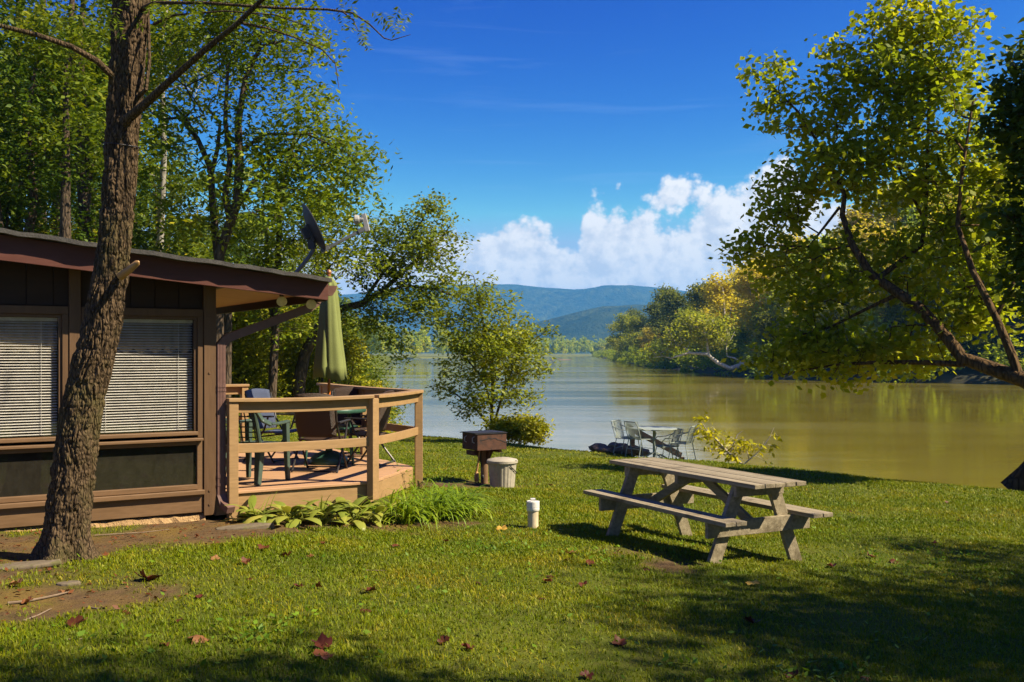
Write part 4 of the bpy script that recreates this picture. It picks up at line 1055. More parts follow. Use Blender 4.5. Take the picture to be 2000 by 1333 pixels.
# --- the front trunk with real bark relief
def front_tree():
    d = 7.85
    core = [(122, 1098, 49, 0), (124, 1075, 43, 0), (127, 1040, 41, 0), (131, 1000, 42, 0), (140, 940, 41, 0), (158, 800, 40, 0), (176, 720, 39, 0), (196, 640, 38, 0), (213, 540, 35, 0), (224, 450, 32, .0), (232, 350, 33, 0), (239, 250, 33.5, 0), (246, 150, 35, 0), (252, 60, 36, 0), (258, -20, 36, 0), (266, -200, 34, 0), (275, -600, 30, 0), (280, -1000, 22, 0), (284, -1400, 10, 0)]
    g0 = gz(*W(122, 1092, d).xy)
    ys = np.array([c[1] for c in core]); n_v, n_a = 620, 220
    yy = np.linspace(1100, -1400, 1500); yy = yy[(yy > -60) | (np.arange(1500) % 6 == 0)]
    cx = np.interp(yy, ys[::-1], [c[0] for c in core][::-1]); cr = np.interp(yy, ys[::-1], [c[2] for c in core][::-1])
    k = np.ones(15) / 15
    pad = lambda a: np.convolve(np.pad(a, 7, mode='edge'), k, 'valid')
    cx = pad(cx); cr = pad(cr)
    base = W(122, 1092, d); base.z = g0
    X = (cx - 1000) / FPX * d; Zc = EYE - (yy - HY) / FPX * d; Rr = cr / FPX * d
    hgt = Zc - g0
    ang = np.arange(n_a) * 2 * PI / n_a
    AA, HH = np.meshgrid(ang, hgt); RR = np.repeat(Rr[:, None], n_a, 1)
    fl = np.clip(1 - HH / .42, 0, 1) ** 2
    RR = RR * (1 + fl * (.52 + .36 * np.cos(AA * 5 + 1.0) + .16 * np.sin(AA * 3 + .4))) * (1 + .03 * np.sin(AA * 2 + HH * 1.1) + .02 * np.sin(AA * 3 - HH * 2.1))
    # ridged bark: tall plates between wandering furrows
    def per(u, fa, h, fh, sd): return (vnoise(u * fa / (2 * PI) + sd, h * fh + sd) * (1 - u / (2 * PI)) + vnoise((u - 2 * PI) * fa / (2 * PI) + sd + 0, h * fh + sd) * (u / (2 * PI)))
    wob = (per(AA, 6, HH, 4.0, 3) - .5) * .9 + (per(AA, 14, HH, 10, 9) - .5) * .35
    u2 = np.mod(AA + wob * .55, 2 * PI)
    rid = 1 - np.abs(2 * per(u2, 36, HH, 8, 21) - 1); rid2 = 1 - np.abs(2 * per(u2, 74, HH, 22, 41) - 1)
    crk = np.clip((np.abs(2 * per(AA, 24, HH, 34, 77) - 1)), 0, 1)
    relief = (-.018 * np.clip(rid - .5, 0, 1) / .5 - .010 * np.clip(rid2 - .5, 0, 1) / .5 + .005 * crk + .004 * (per(AA, 90, HH, 60, 5) - .5))
    RR = RR + relief * (.6 + .4 * np.clip(1.6 - HH / 6, 0, 1))
    v = np.stack([X[:, None] - base.x + RR * np.cos(AA), 0 * AA + RR * np.sin(AA), (Zc - base.z)[:, None] + 0 * AA - .04], -1)
    nv = len(yy); ix = np.arange(nv * n_a).reshape(nv, n_a)
    Q = np.stack([ix[:-1], np.roll(ix[:-1], -1, 1), np.roll(ix[1:], -1, 1), ix[1:]], -1).reshape(-1, 4)
    o = thing('bare_trunk_tree', 'tall leaning tree with thick ridged bark standing in front of the cabin', 'tree', base)
    link('trunk', np_mesh('trunk', v, Q), M['bark_front'], o, True)
    B = Vector(base)
    def br(pts, nm='branch', mt='bark_front', n=10):
        MB().tube([W(px, py, d + dd) - B for px, py, dd, r in pts], [r / FPX * d for px, py, dd, r in pts], n).build(nm, M[mt], o, True)
    br([(232, 170, 0, 8), (222, 152, -.1, 6.5), (190, 120, -.25, 6), (140, 92, -.4, 5.2), (70, 68, -.5, 4.6), (-10, 48, -.6, 4), (-90, 36, -.7, 3)])
    br([(230, 262, 0, 13), (250, 232, -.14, 9.5), (282, 205, -.2, 8), (330, 160, -.3, 6.6), (400, 98, -.45, 5.4), (462, 48, -.5, 4.6), (520, -8, -.6, 4), (600, -90, -.7, 2.5)])
    br([(255, 205, 0, 6), (285, 175, -.1, 4), (292, 120, -.05, 3.2), (290, 40, 0, 3), (285, -40, 0, 2.4)])
    br([(270, 22, 0, 6), (300, 6, -.2, 3.6), (400, 6, -.3, 3), (540, 16, -.4, 2.6), (640, 19, -.45, 2.2), (690, 26, -.5, 1.8), (722, 48, -.5, 1.5), (750, 75, -.5, 1.2), (765, 79, -.5, 1.0), (802, 68, -.5, .5)])
    br([(465, 44, -.5, 3), (520, 55, -.5, 1.8), (580, 75, -.5, 1.5), (630, 98, -.5, 1.2), (655, 125, -.5, 1), (662, 172, -.5, .5)])
    br([(300, 48, -.1, 3), (340, 30, -.2, 2), (440, 22, -.4, 1.6), (540, 30, -.5, 1.2), (600, 52, -.5, .7)])
    br([(668, 22, -.5, 1.6), (690, 40, -.5, 1.2), (700, 62, -.5, .6)])
    st_ = [(236, 540, -.1, 8), (252, 528, -.18, 7.2), (268, 514, -.24, 5.5), (271, 511, -.25, 2)]
    br(st_, 'broken_stub', 'brushwood', 9)
    wire = MB(); zz = W(0, 288, d).z - B.z; xc = W(236.5, 288, d).x - B.x
    wire.tube([(xc + .143 * math.cos(t), .143 * math.sin(t), zz + .008 * math.sin(t * 2)) for t in [i * 2 * PI / 32 for i in range(33)]], .004, 5); wire.build('wire_band', M['black'], o, True)
    # feathery leaves on the outer twigs and a high crown above the frame
    rng = np.random.RandomState(12); C = []; T = []
    fern = [(690, 10), (700, 50), (706, 66), (726, 20), (745, 22), (780, 10), (800, 22), (660, 5), (715, 35), (600, -10), (640, -20), (340, 20), (130, 40), (60, 20), (180, -10), (30, 95)]
    for i in range(70): fern.append((rng.uniform(-100, 420), rng.uniform(-160, 40)))
    for i in range(120): fern.append((rng.uniform(-500, 900), rng.uniform(-900, -120)))
    for (px, py) in fern:
        p = np.array(W(px, py, d - .4 + rng.uniform(-.8, .8)) - B); dirv = np.array([rng.uniform(-.3, .5), rng.uniform(-.4, .4), -.7 + rng.uniform(-.3, .5)]); dirv /= np.linalg.norm(dirv)
        Lr = rng.uniform(.14, .24); side = np.cross(dirv, [0, 1, .2]); side /= np.linalg.norm(side)
        for j in range(11):
            for s in (-1, 1): C.append(p + dirv * Lr * (j + 1) / 11); T.append(side * s + dirv * .35)
    C = np.array(C); T = np.array(T)
    v = leaf_quads(C, .045, .36, rng, 0, out=T * 1.6)
    link('leaves', np_mesh('leaves', v, quad_idx(len(v) // 4)), M['leaf_locust'], o)
front_tree()

# --- the tall forked trees behind the cabin, crown reaching right over the roof
def forked():
    d = 29.0
    b = W(455, 760, d); b.z = gz(b.x, b.y)
    k = d / FPX
    limbs = [PL([(442, 850, d, 9 * k), (445, 600, d, 8.5 * k), (425, 500, d, 8 * k), (415, 400, d, 7 * k), (412, 330, d, 6 * k), (385, 270, d, 5 * k), (350, 230, d, 3.4 * k)]),
             PL([(412, 345, d, 5 * k), (425, 290, d, 4 * k), (430, 240, d, 3 * k)])]
    bl = BL([(400, 60, d, 130, 100), (320, 190, d, 110, 90), (470, 60, d - 1, 90, 60), (340, 350, d, 90, 80), (480, 330, d - 1, 90, 90), (420, 440, d - 1, 90, 40), (300, 20, d + 1, 120, 100), (330, 440, d - 1, 60, 40)])
    tree('forked_tree', 'dark forked tree with feathery leaves just right of the front trunk', 'tree', b, limbs, bl, 520, (17, .26, .19, .42), M['bark'], M['leaf_locust'], 21, rcut=.010, up=.05)
    d = 28.0; k = d / FPX; b = W(480, 760, d); b.z = gz(b.x, b.y)
    limbs = [PL([(425, 860, d, 11 * k), (428, 500, d, 10 * k), (462, 400, d, 9 * k), (468, 320, d, 8.5 * k), (465, 240, d, 7 * k), (480, 150, d, 5 * k), (510, 90, d, 3.5 * k), (560, 80, d, 2 * k)]),
             PL([(450, 430, d, 8 * k), (440, 380, d, 6.5 * k), (450, 310, d, 5.5 * k), (440, 240, d, 4.5 * k), (445, 130, d, 3 * k)]),
             PL([(470, 395, d, 5 * k), (500, 350, d, 4.4 * k), (530, 310, d, 3.2 * k), (570, 290, d, 2 * k)]),
             PL([(460, 300, d, 4.5 * k), (520, 262, d, 3.2 * k), (600, 262, d, 2.2 * k), (680, 300, d, 1.4 * k)])]
    bl = BL([(520, 70, d, 110, 80), (600, 110, d, 60, 60), (530, 210, d, 110, 90), (610, 200, d - 1, 50, 50), (610, 280, d, 90, 70), (690, 300, d, 62, 55), (640, 360, d, 80, 60), (550, 380, d - 1, 90, 80), (470, 20, d, 110, 70), (700, 370, d, 48, 42), (620, 330, d + 2, 110, 80), (580, 20, d, 50, 50)])
    tree('forked_tree', 'tall thick forked tree with crown reaching right into the blue sky', 'tree', b, limbs, bl, 600, (17, .26, .19, .42), M['bark'], M['leaf_locust'], 33, rcut=.010, up=.05)
    d = 31.0; k = d / FPX; b = W(545, 780, d); b.z = gz(b.x, b.y)
    limbs = [PL([(530, 800, d, 9 * k), (535, 700, d, 8.5 * k), (540, 600, d, 8 * k), (545, 470, d, 6 * k), (548, 370, d, 4.8 * k), (575, 270, d, 3 * k), (590, 240, d, 2 * k)]), PL([(538, 690, d, 5 * k), (525, 560, d, 4 * k), (520, 450, d, 3 * k)])]
    bl = BL([(600, 440, d, 100, 70), (520, 470, d, 90, 60), (660, 440, d, 70, 60), (590, 520, d, 100, 55), (690, 500, d, 60, 40), (480, 560, d, 70, 50), (560, 620, d, 80, 50), (720, 420, d, 40, 40)])
    tree('slender_tree', 'slender tree with feathery leaves right behind the satellite dish', 'tree', b, limbs, bl, 380, (17, .26, .18, .42), M['bark'], M['leaf_locust'], 45, rcut=.010)
forked()
# --- leaning tree over the river left of centre
def leaning():
    d = 33.0; k = d / FPX; b = W(580, 775, d); b.z = gz(b.x, b.y)
    limbs = [PL([(580, 800, d, 14 * k), (585, 740, d, 13 * k), (596, 690, d, 11.5 * k), (622, 640, d, 10 * k), (665, 604, d, 8 * k), (705, 594, d, 6.5 * k), (745, 570, d, 5 * k), (800, 520, d, 3.5 * k), (860, 470, d, 2.2 * k), (880, 440, d, 1.2 * k)]),
             PL([(730, 580, d, 4 * k), (790, 558, d, 3 * k), (850, 565, d, 2 * k), (890, 580, d, 1 * k)]),
             PL([(710, 590, d, 4 * k), (770, 500, d, 3 * k), (820, 440, d, 2 * k), (840, 400, d, 1 * k)])]
    bl = BL([(840, 430, d, 55, 40), (870, 480, d, 45, 40), (780, 490, d, 70, 55), (830, 530, d, 75, 50), (740, 540, d, 60, 40), (880, 560, d, 40, 35), (720, 470, d, 55, 40), (790, 590, d, 80, 35), (850, 400, d, 35, 25), (700, 620, d, 50, 25), (760, 640, d, 60, 30), (800, 460, d - 1, 60, 40), (830, 610, d, 50, 30), (770, 690, d, 30, 35)])
    tree('leaning_tree', 'tree leaning right over the river with long bare lower limb behind the umbrella', 'tree', b, limbs, bl, 640, (18, .18, .14, .55), M['bark'], M['leaf_lean'], 57, rcut=.008, up=.06)
leaning()
# --- feathery young tree and bush on the bank
def bank_shrub():
    d = 27.6; k = d / FPX; b = W(962, 850, d); b.z = gz(b.x, b.y)
    limbs = [PL([(962, 868, d, 3.6 * k), (960, 820, d, 3.4 * k), (962, 740, d, 3 * k), (948, 650, d, 2.4 * k), (935, 590, d, 1.8 * k), (925, 540, d, 1.0 * k)]),
             PL([(958, 835, d, 2.6 * k), (930, 800, d, 2 * k), (890, 770, d, 1.4 * k), (850, 750, d, .8 * k)]),
             PL([(964, 830, d, 2.8 * k), (985, 760, d, 2.2 * k), (1010, 700, d, 1.6 * k), (1050, 660, d, 1 * k)]),
             PL([(961, 800, d, 2.4 * k), (945, 740, d, 1.9 * k), (900, 690, d, 1.2 * k)])]
    bl = BL([(925, 560, d, 40, 40), (940, 620, d, 60, 40), (970, 590, d, 40, 25), (1000, 640, d, 50, 35), (1045, 660, d, 45, 30), (900, 650, d, 55, 35), (950, 690, d, 75, 45), (1030, 710, d, 50, 35), (880, 730, d, 40, 30), (960, 760, d, 75, 40), (870, 765, d, 30, 22), (1010, 760, d, 50, 35), (930, 800, d, 45, 22), (910, 600, d, 35, 35), (860, 620, d, 35, 25), (1000, 580, d, 12, 10), (985, 690, d, 70, 50)])
    tree('young_bank_tree', 'young feathery tree on the river bank right behind the rusty grill', 'tree', b, limbs, bl, 560, (20, .15, .13, .42), M['bark'], M['leaf_shrub'], 61, r0=.004, rcut=.005, seg=.25, up=.08)
    d = 26.6; k = d / FPX; b = W(1020, 862, d); b.z = gz(b.x, b.y)
    limbs = [PL([(1015, 868, d, 2 * k), (1018, 840, d, 1.5 * k)])]
    bl = BL([(1030, 835, d, 32, 24), (1000, 838, d, 28, 22), (1050, 845, d, 20, 18), (975, 830, d, 26, 20)])
    tree('round_bush', 'low round yellow green bush at the foot of the young bank tree', 'bush', b, limbs, bl, 190, (26, .13, .11, .5), M['bark'], M['leaf_bright'], 66, r0=.004, rcut=.004, seg=.2)
bank_shrub()
# --- big maple leaning over the river from the right
def maple():
    b = Vector((10.9, 15.9, 0)); b.z = gz(10.9, 15.9)
    limbs = [[(b + Vector((.1, -.1, -.3)), .34), (b + Vector((-.1, .3, .6)), .27), (W(2110, 800, 17.3), .235)] + PL([(2000, 742, 19.40, 0.1560), (1930, 718, 20.00, 0.1443), (1880, 700, 20.50, 0.1326), (1850, 660, 20.80, 0.1209), (1800, 605, 21.20, 0.1131), (1750, 570, 21.60, 0.1053), (1700, 535, 22.00, 0.0936), (1665, 480, 22.30, 0.0780), (1645, 420, 22.60, 0.0624), (1650, 380, 22.80, 0.0507), (1610, 300, 23.20, 0.0390), (1560, 220, 23.60, 0.0273), (1500, 160, 24.00, 0.0156)]),
             PL([(1880, 712, 20.40, 0.0663), (1800, 708, 21.00, 0.0546), (1720, 708, 21.60, 0.0429), (1640, 712, 22.20, 0.0312), (1560, 725, 22.80, 0.0195), (1500, 740, 23.20, 0.0117)]),
             PL([(1755, 575, 21.60, 0.0546), (1700, 600, 22.00, 0.0390), (1620, 640, 22.60, 0.0273), (1540, 660, 23.00, 0.0156)]),
             PL([(1640, 405, 22.70, 0.0390), (1580, 482, 22.90, 0.0273), (1500, 480, 23.30, 0.0195), (1440, 500, 23.60, 0.0109)]),
             PL([(1720, 540, 21.90, 0.0624), (1800, 480, 22.20, 0.0468), (1808, 420, 22.30, 0.0429), (1812, 300, 22.40, 0.0351), (1815, 160, 22.60, 0.0234), (1820, 60, 22.80, 0.0156)]),
             PL([(1990, 735, 19.50, 0.0936), (1975, 690, 19.60, 0.0858), (1945, 620, 19.90, 0.0741), (1900, 530, 20.40, 0.0624), (1870, 440, 21.00, 0.0468), (1880, 330, 21.20, 0.0351), (1900, 200, 21.40, 0.0234)]),
             PL([(1945, 620, 19.90, 0.0468), (1985, 540, 20.00, 0.0351), (2010, 460, 19.60, 0.0234)]),
             PL([(1810, 440, 22.20, 0.0390), (1760, 340, 22.60, 0.0296), (1720, 230, 23.00, 0.0203), (1740, 120, 23.00, 0.0125)])]
    bl = BL([(1500, 150, 24.00, 40, 45), (1530, 220, 23.80, 55, 40), (1610, 220, 23.40, 60, 55), (1640, 130, 23.5, 55, 55), (1730, 60, 23.40, 60, 60), (1790, 30, 23.00, 70, 60), (1850, 90, 22.50, 80, 80), (1720, 200, 23.00, 90, 80), (1830, 230, 22.50, 100, 90), (1620, 330, 23.20, 100, 60), (1530, 390, 23.60, 65, 45), (1740, 340, 22.80, 100, 70), (1880, 370, 22.00, 100, 90), (1480, 490, 23.6, 60, 45), (1560, 500, 23.20, 70, 35), (1690, 470, 22.8, 60, 35), (1800, 500, 22.20, 90, 70), (1920, 480, 21.50, 90, 80),
             (1560, 640, 23.00, 75, 35), (1620, 690, 22.80, 90, 35), (1510, 700, 23.20, 40, 25), (1700, 655, 22.50, 80, 30), (1790, 690, 21.80, 80, 40), (1850, 600, 21.40, 80, 60), (1935, 600, 21.5, 80, 55), (1980, 330, 21.50, 70, 90), (1462, 130, 24.0, 16, 28), (1570, 560, 23, 80, 40), (1660, 560, 22.6, 80, 40), (1740, 700, 22, 70, 28), (1520, 440, 23.5, 60, 35), (1680, 300, 23, 70, 50), (1560, 690, 23, 80, 32), (1640, 730, 22.6, 60, 18), (1470, 715, 23.4, 26, 18), (1760, 130, 22.6, 80, 60), (1440, 490, 23.80, 22, 18), (1500, 370, 23.80, 30, 24)])
    tree('leaning_maple', 'big sunlit maple leaning left over the brown river', 'tree', b, limbs, bl, 1650, (14, .20, .16, .75), M['bark_warm'], M['leaf_maple'], 71, r0=.006, rcut=.006, seg=.35, up=.04, droop=.5)
    b = Vector((9.6, 17.4, 0)); b.z = gz(9.2, 17.0)
    limbs = [[(W(1978, 962, 17.6), .26), (W(2010, 930, 17.5), .23), (W(2090, 840, 17.2), .20), (W(2160, 700, 17.0), .18), (W(2140, 500, 17), .15), (W(2080, 300, 17.2), .1), (W(2040, 150, 17.4), .05)]]
    bl = BL([(2010, 130, 17.5, 60, 60), (2060, 250, 17.2, 110, 110), (1990, 260, 17.5, 50, 60), (2040, 420, 17.2, 90, 90), (1985, 480, 17.6, 40, 60), (2130, 150, 17, 110, 110), (2150, 350, 17, 120, 120), (2000, 180, 18, 45, 45), (2030, 560, 17.2, 60, 60)])
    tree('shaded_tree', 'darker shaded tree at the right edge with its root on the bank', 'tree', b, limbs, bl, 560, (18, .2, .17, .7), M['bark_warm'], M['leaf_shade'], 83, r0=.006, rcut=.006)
maple()
# --- yellow sapling by the water
def sapling():
    d = 21.4; k = d / FPX; b = W(1440, 905, d); b.z = gz(b.x, b.y)
    limbs = [PL([(1448, 906, d, 2.6 * k), (1420, 882, d, 2.2 * k), (1400, 860, d, 1.8 * k), (1380, 840, d, 1.3 * k), (1368, 822, d, .7 * k)]), PL([(1425, 888, d, 1.4 * k), (1440, 850, d, 1 * k), (1450, 842, d, .6 * k)]), PL([(1412, 874, d, 1.2 * k), (1380, 880, d, .8 * k), (1348, 878, d, .5 * k)]),
             PL([(1452, 908, d, 1.6 * k), (1485, 880, d, 1.3 * k), (1503, 855, d, 1 * k), (1512, 835, d, .6 * k)]), PL([(1486, 880, d, .9 * k), (1492, 862, d, .5 * k)])]
    bl = BL([(1375, 830, d, 22, 18), (1400, 850, d, 22, 16), (1440, 868, d, 30, 16), (1470, 872, d, 18, 12), (1420, 885, d, 30, 10), (1368, 850, d, 12, 12), (1520, 848, d, 7, 6), (1510, 875, d, 9, 8), (1500, 905, d, 7, 7), (1385, 870, d, 14, 8)])
    tree('sapling', 'leaning sapling with sparse yellow green leaves right of the mesh chairs', 'sapling', b, limbs, bl, 95, (4, .05, .15, .42), M['bark_pale'], M['leaf_sapling'], 91, r0=.004, rcut=.003, seg=.15, droop=.6)
sapling()

# --- woods: a few built trees, copied
def local_tree(name, h, cr, seed, leafm, bark, n_attr, leaf, low=.25, lean=0.0, stems=1, thick=.021):
    rng = np.random.RandomState(seed); limbs = []
    for s in range(stems):
        bx, by = (0, 0) if s == 0 else tuple(rng.uniform(-.3, .3, 2)); tx_, ty_ = rng.uniform(-.16, .16, 2) * h + lean * h
        pl = []
        for t in (0, .12, .3, .5, .7, .9): pl.append((Vector((bx + tx_ * t + rng.uniform(-.02, .02) * h, by + ty_ * t + rng.uniform(-.02, .02) * h, h * t - (.3 if t == 0 else 0))), thick * h * (1 - t) ** .8 / (1 + .35 * (stems - 1)) + .01))
        limbs.append(pl)
    bl = []
    for i in range(13):
        t = low + (1 - low) * rng.rand(); a = rng.rand() * 2 * PI; q = cr * (.62 if t < .8 else .35) * rng.uniform(.4, 1.1)
        r = cr * rng.uniform(.30, .52) * (1.1 if t < .75 else .75); bl.append((q * math.cos(a) + lean * h * t, q * math.sin(a) + lean * h * t, h * t, r, r, r * .72))
    bl.append((lean * h, lean * h, h * .93, cr * .35, cr * .35, h * .1))
    return tree(name, 'x', 'tree', (0, 0, 0), limbs, bl, n_attr, leaf, bark, leafm, seed, rcut=.012, hollow=.35)
def place(o, x, y, z, s, rz, label, group, first, mat_=None, cat=None):
    c = o if first else copy_tree(o)
    c.location = (x, y, z); c.scale = (s, s, s); c.rotation_euler = (0, 0, rz); c['label'] = label; c['group'] = group
    if cat: c['category'] = cat
    return c
wA = local_tree('woods_tree', 15, 4.2, 101, M['leaf_woods'], M['bark'], 430, (17, .32, .23, .5), .3)
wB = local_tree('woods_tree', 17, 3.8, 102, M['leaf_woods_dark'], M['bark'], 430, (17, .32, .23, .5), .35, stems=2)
wC = local_tree('pale_barked_tree', 18, 4.0, 103, M['leaf_woods'], M['bark_grey'], 260, (15, .30, .22, .5), .4, thick=.0095)
rng = np.random.RandomState(77)
spots = [(wA, -50, 30), (wB, 40, 34), (wA, 110, 37), (wB, 170, 31), (wA, 230, 40), (wB, 290, 44), (wA, 330, 46), (wB, -120, 34), (wA, -200, 38), (wB, -10, 44), (wA, 80, 46), (wB, 150, 50), (wA, 380, 50), (wB, 440, 48), (wA, 500, 52), (wB, 210, 55), (wA, 570, 55), (wB, -90, 52), (wA, 620, 48), (wB, 20, 26), (wA, 120, 25.5)]
seen = set()
for i, (o, px, d) in enumerate(spots):
    x = (px - 1000) / FPX * d
    lab = 'mid green leafy tree in the woods behind the cabin' if o is wA else 'dark green tall tree in the woods behind the cabin'
    place(o, x, d, gz(x, d), rng.uniform(.85, 1.1) * (.72 if d < 27 else 1) * (.62 if px > 240 else 1), rng.rand() * 6.28, lab, 'mid green woods trees' if o is wA else 'dark green woods trees', o.name not in seen); seen.add(o.name)
for i, (px, d, s, lab) in enumerate([(295, 36, 1.0, 'tree with pale grey trunk seen just right of the front trunk'), (185, 39, .9, 'tree with pale grey trunk seen just left of the front trunk')]):
    x = (px - 1000) / FPX * d; place(wC, x, d, gz(x, d), s, 1.0 + i * 2.2, lab, 'pale barked trees in the woods', i == 0)
# understory behind the deck
uA = local_tree('understory_bush', 3.6, 1.9, 111, M['leaf_bright'], M['bark'], 300, (34, .22, .13, .5), .1, stems=3)
uB = local_tree('understory_bush', 4.6, 2.1, 112, M['leaf_woods'], M['bark'], 330, (34, .24, .14, .5), .1, stems=2)
us = [(uA, 480, 33, 1.0), (uB, 450, 36, 1.1), (uA, 540, 35, 1.05), (uB, 600, 37, 1.0), (uA, 660, 34.5, .95), (uA, 715, 35.5, .8), (uB, 500, 40, 1.2), (uB, 680, 42, 1.1), (uA, 620, 41, 1.2), (uB, 560, 44, 1.3), (uA, 420, 32, 1.1), (uB, 380, 34, 1.2), (uA, 740, 48, .9), (uB, 720, 56, 1.1), (uA, 300, 30, 1.3), (uB, 220, 29, 1.3), (uA, 90, 28, 1.4), (uB, 0, 27, 1.4), (uA, 150, 33, 1.6)]
seen = set()
for i, (o, px, d, s) in enumerate(us):
    x = (px - 1000) / FPX * d
    place(o, x, d, gz(x, d) - .15, s, rng.rand() * 6.28, 'bright yellow green bush in the undergrowth beyond the deck and cabin' if o is uA else 'mid green taller bush in the undergrowth beyond the deck and cabin', 'bright undergrowth bushes' if o is uA else 'green undergrowth bushes', o.name not in seen, cat='bush'); seen.add(o.name)
# trees standing right of and behind the viewpoint: their shade falls over the lawn
for i, (x, y, s, o) in enumerate([(13.4, 5.0, .72, wB), (12.2, 3.9, .75, wA), (8.6, 1.5, .7, wB), (4.6, 2.1, .54, wA), (15.2, 7.8, .68, wB), (5.0, -4.5, .8, wA), (10.8, 4.2, .6, wA), (16.5, 6.0, .8, wA), (24, -4, 1.1, wB), (26, 4, 1.1, wA), (15, -18, 1.1, wB), (6, -20, 1.0, wA), (30, -16, 1.1, wB), (22, -24, 1.2, wA), (17.5, 10.6, .62, wA), (14, -6, .9, wB), (20, -14, 1.0, wA), (9, -12, .9, wB)]):
    place(o, x, y, gz(x, y), s, 2.1 * i, 'tree standing on the lawn outside the right edge, casting shade', 'trees right of the lawn', False)

for i, (x, y, s) in enumerate([(11, -6, 2.0), (15, -10, 2.3), (19, -9, 2.2), (13, -15, 2.4), (8, -9, 1.9), (24, -13, 2.4), (18, -20, 2.6), (27, -20, 2.6)]):  # unseen bushes, added to keep bright sky out of the window reflections
    place(uB, x, y, gz(x, y) - .2, s, 1.3 * i, 'unseen tall bush added behind the viewpoint to fill the window reflections', 'added bushes behind the viewpoint', False, cat='bush')
# --- far bank: crowns of larger leaf clumps
def far_proto(name, h, cr, seed, leafm, bark, n_cl, L):
    rng = np.random.RandomState(seed)
    limbs = [[(Vector((0, 0, -1)), .35), (Vector((rng.uniform(-1, 1), rng.uniform(-1, 1), h * .4)), .25), (Vector((rng.uniform(-2, 2), rng.uniform(-2, 2), h * .85)), .08)]]
    bl = []
    for i in range(16):
        t = rng.uniform(.12, .95); a = rng.rand() * 2 * PI; w = cr * (1 - .55 * max(0, t - .5) / .5); q = w * rng.uniform(.3, .85); r = cr * rng.uniform(.28, .46)
        bl.append((q * math.cos(a), q * math.sin(a), h * t, r, r, r * .75))
    o = tree(name, 'x', 'tree', (0, 0, 0), limbs, bl, n_cl, (26, .95, L, .7), bark, leafm, seed, rcut=.07, r0=.04, seg=1.5, hollow=.4)
    return o
fG = far_proto('golden_sycamore', 23, 8.0, 201, M['leaf_far_gold'], M['bark_pale'], 250, .75)
fO = far_proto('olive_bank_tree', 21, 8.0, 202, M['leaf_far_olive'], M['bark'], 260, .72)
fD = far_proto('dark_bank_tree', 22, 7.0, 203, M['leaf_far_dark'], M['bark'], 260, .72)
fN = far_proto('green_bank_tree', 17, 7.5, 204, M['leaf_far_green'], M['bark'], 250, .7)
labs = {id(fG): ('golden leafed sycamore on the wooded far bank', 'golden sycamores on the far bank'), id(fO): ('olive green tree on the wooded far bank', 'olive trees on the far bank'), id(fD): ('dark green tree on the wooded far bank', 'dark trees on the far bank'), id(fN): ('fresh green tree low on the wooded far bank', 'green trees on the far bank')}
fs_ = [(fO, 1193, 520, 1.05), (fO, 1228, 480, 1.1), (fO, 1255, 430, .95), (fD, 1240, 560, 1.2), (fD, 1290, 380, 1.0), (fD, 1325, 330, 1.05), (fD, 1300, 430, 1.3), (fG, 1265, 400, .62), (fO, 1350, 280, .75), (fG, 1410, 235, 1.0), (fG, 1450, 250, 1.05), (fD, 1370, 300, 1.0), (fG, 1490, 215, 1.0), (fO, 1540, 200, .9), (fN, 1570, 215, 1.2), (fG, 1600, 190, .9), (fO, 1650, 186, .85), (fG, 1700, 190, .9), (fN, 1740, 176, .9), (fN, 1790, 180, .9), (fG, 1850, 172, .8), (fO, 1900, 165, .85), (fN, 1950, 160, .9), (fO, 2010, 160, .9), (fN, 2080, 155, 1), (fG, 1475, 300, 1.1), (fG, 1540, 280, 1.15), (fN, 1600, 270, 1.2), (fG, 1660, 260, 1.1), (fG, 1720, 260, 1.2), (fO, 1780, 240, 1.1), (fN, 1840, 240, 1.2), (fO, 2180, 150, 1.0), (fD, 2260, 150, 1.0), (fN, 1440, 205, .55), (fD, 1500, 190, .5), (fD, 1620, 172, .5), (fN, 1690, 168, .5), (fD, 1760, 164, .5), (fD, 1850, 158, .5), (fN, 1560, 182, .5), (fD, 1920, 152, .5)]
seen = set(); rng = np.random.RandomState(31)
for (o, px, d, s) in fs_:
    x = (px - 1000) / FPX * d; sb = np.interp(d, FBY, FBX)
    x = max(x, sb + 2.5 * s)
    lab, grp = labs[id(o)]
    c = place(o, x, d, float(hill_z(x, d)) - 1.0 * s, s, rng.rand() * 6.28, lab, grp, id(o) not in seen); seen.add(id(o))
# masses of forest that read as one
def forest(name, pts, L, per, leafm, hmin, hmax, seed, cr=.36):
    rng = np.random.RandomState(seed); C = []; hs = []
    for (x, y, z) in pts:
        h = rng.uniform(hmin, hmax); n = per; nb = 7; k = n // nb
        for b in range(nb):
            t = rng.uniform(.25, .95); a = rng.rand() * 6.28; q = cr * h * .6 * rng.rand(); r = cr * h * rng.uniform(.35, .6) * (1.15 - .5 * t)
            v = rng.randn(k, 3); v /= np.linalg.norm(v, axis=1)[:, None]; v *= r * (.4 + .6 * rng.rand(k, 1)); v[:, 2] *= .8
            C.append(np.array([x + q * math.cos(a), y + q * math.sin(a), z + h * t]) + v)
    C = np.concatenate(C)
    v = leaf_quads(C, L, .75, rng, .2)
    return tag(link(name, np_mesh(name, v, quad_idx(len(v) // 4)), leafm), kind='stuff')
rng = np.random.RandomState(9)
def hill_pts(n, s0, s1, y0, y1, seed):
    r = np.random.RandomState(seed); out = []
    for _ in range(n):
        y = r.uniform(y0, y1); x = np.interp(y, FBY, FBX) + r.uniform(s0, s1); out.append((x, y, float(hill_z(x, y)) - 1))
    return out
forest('hillside_forest', hill_pts(330, 10, 110, 105, 480, 1), .95, 260, M['leaf_far_green'], 13, 20, 11)
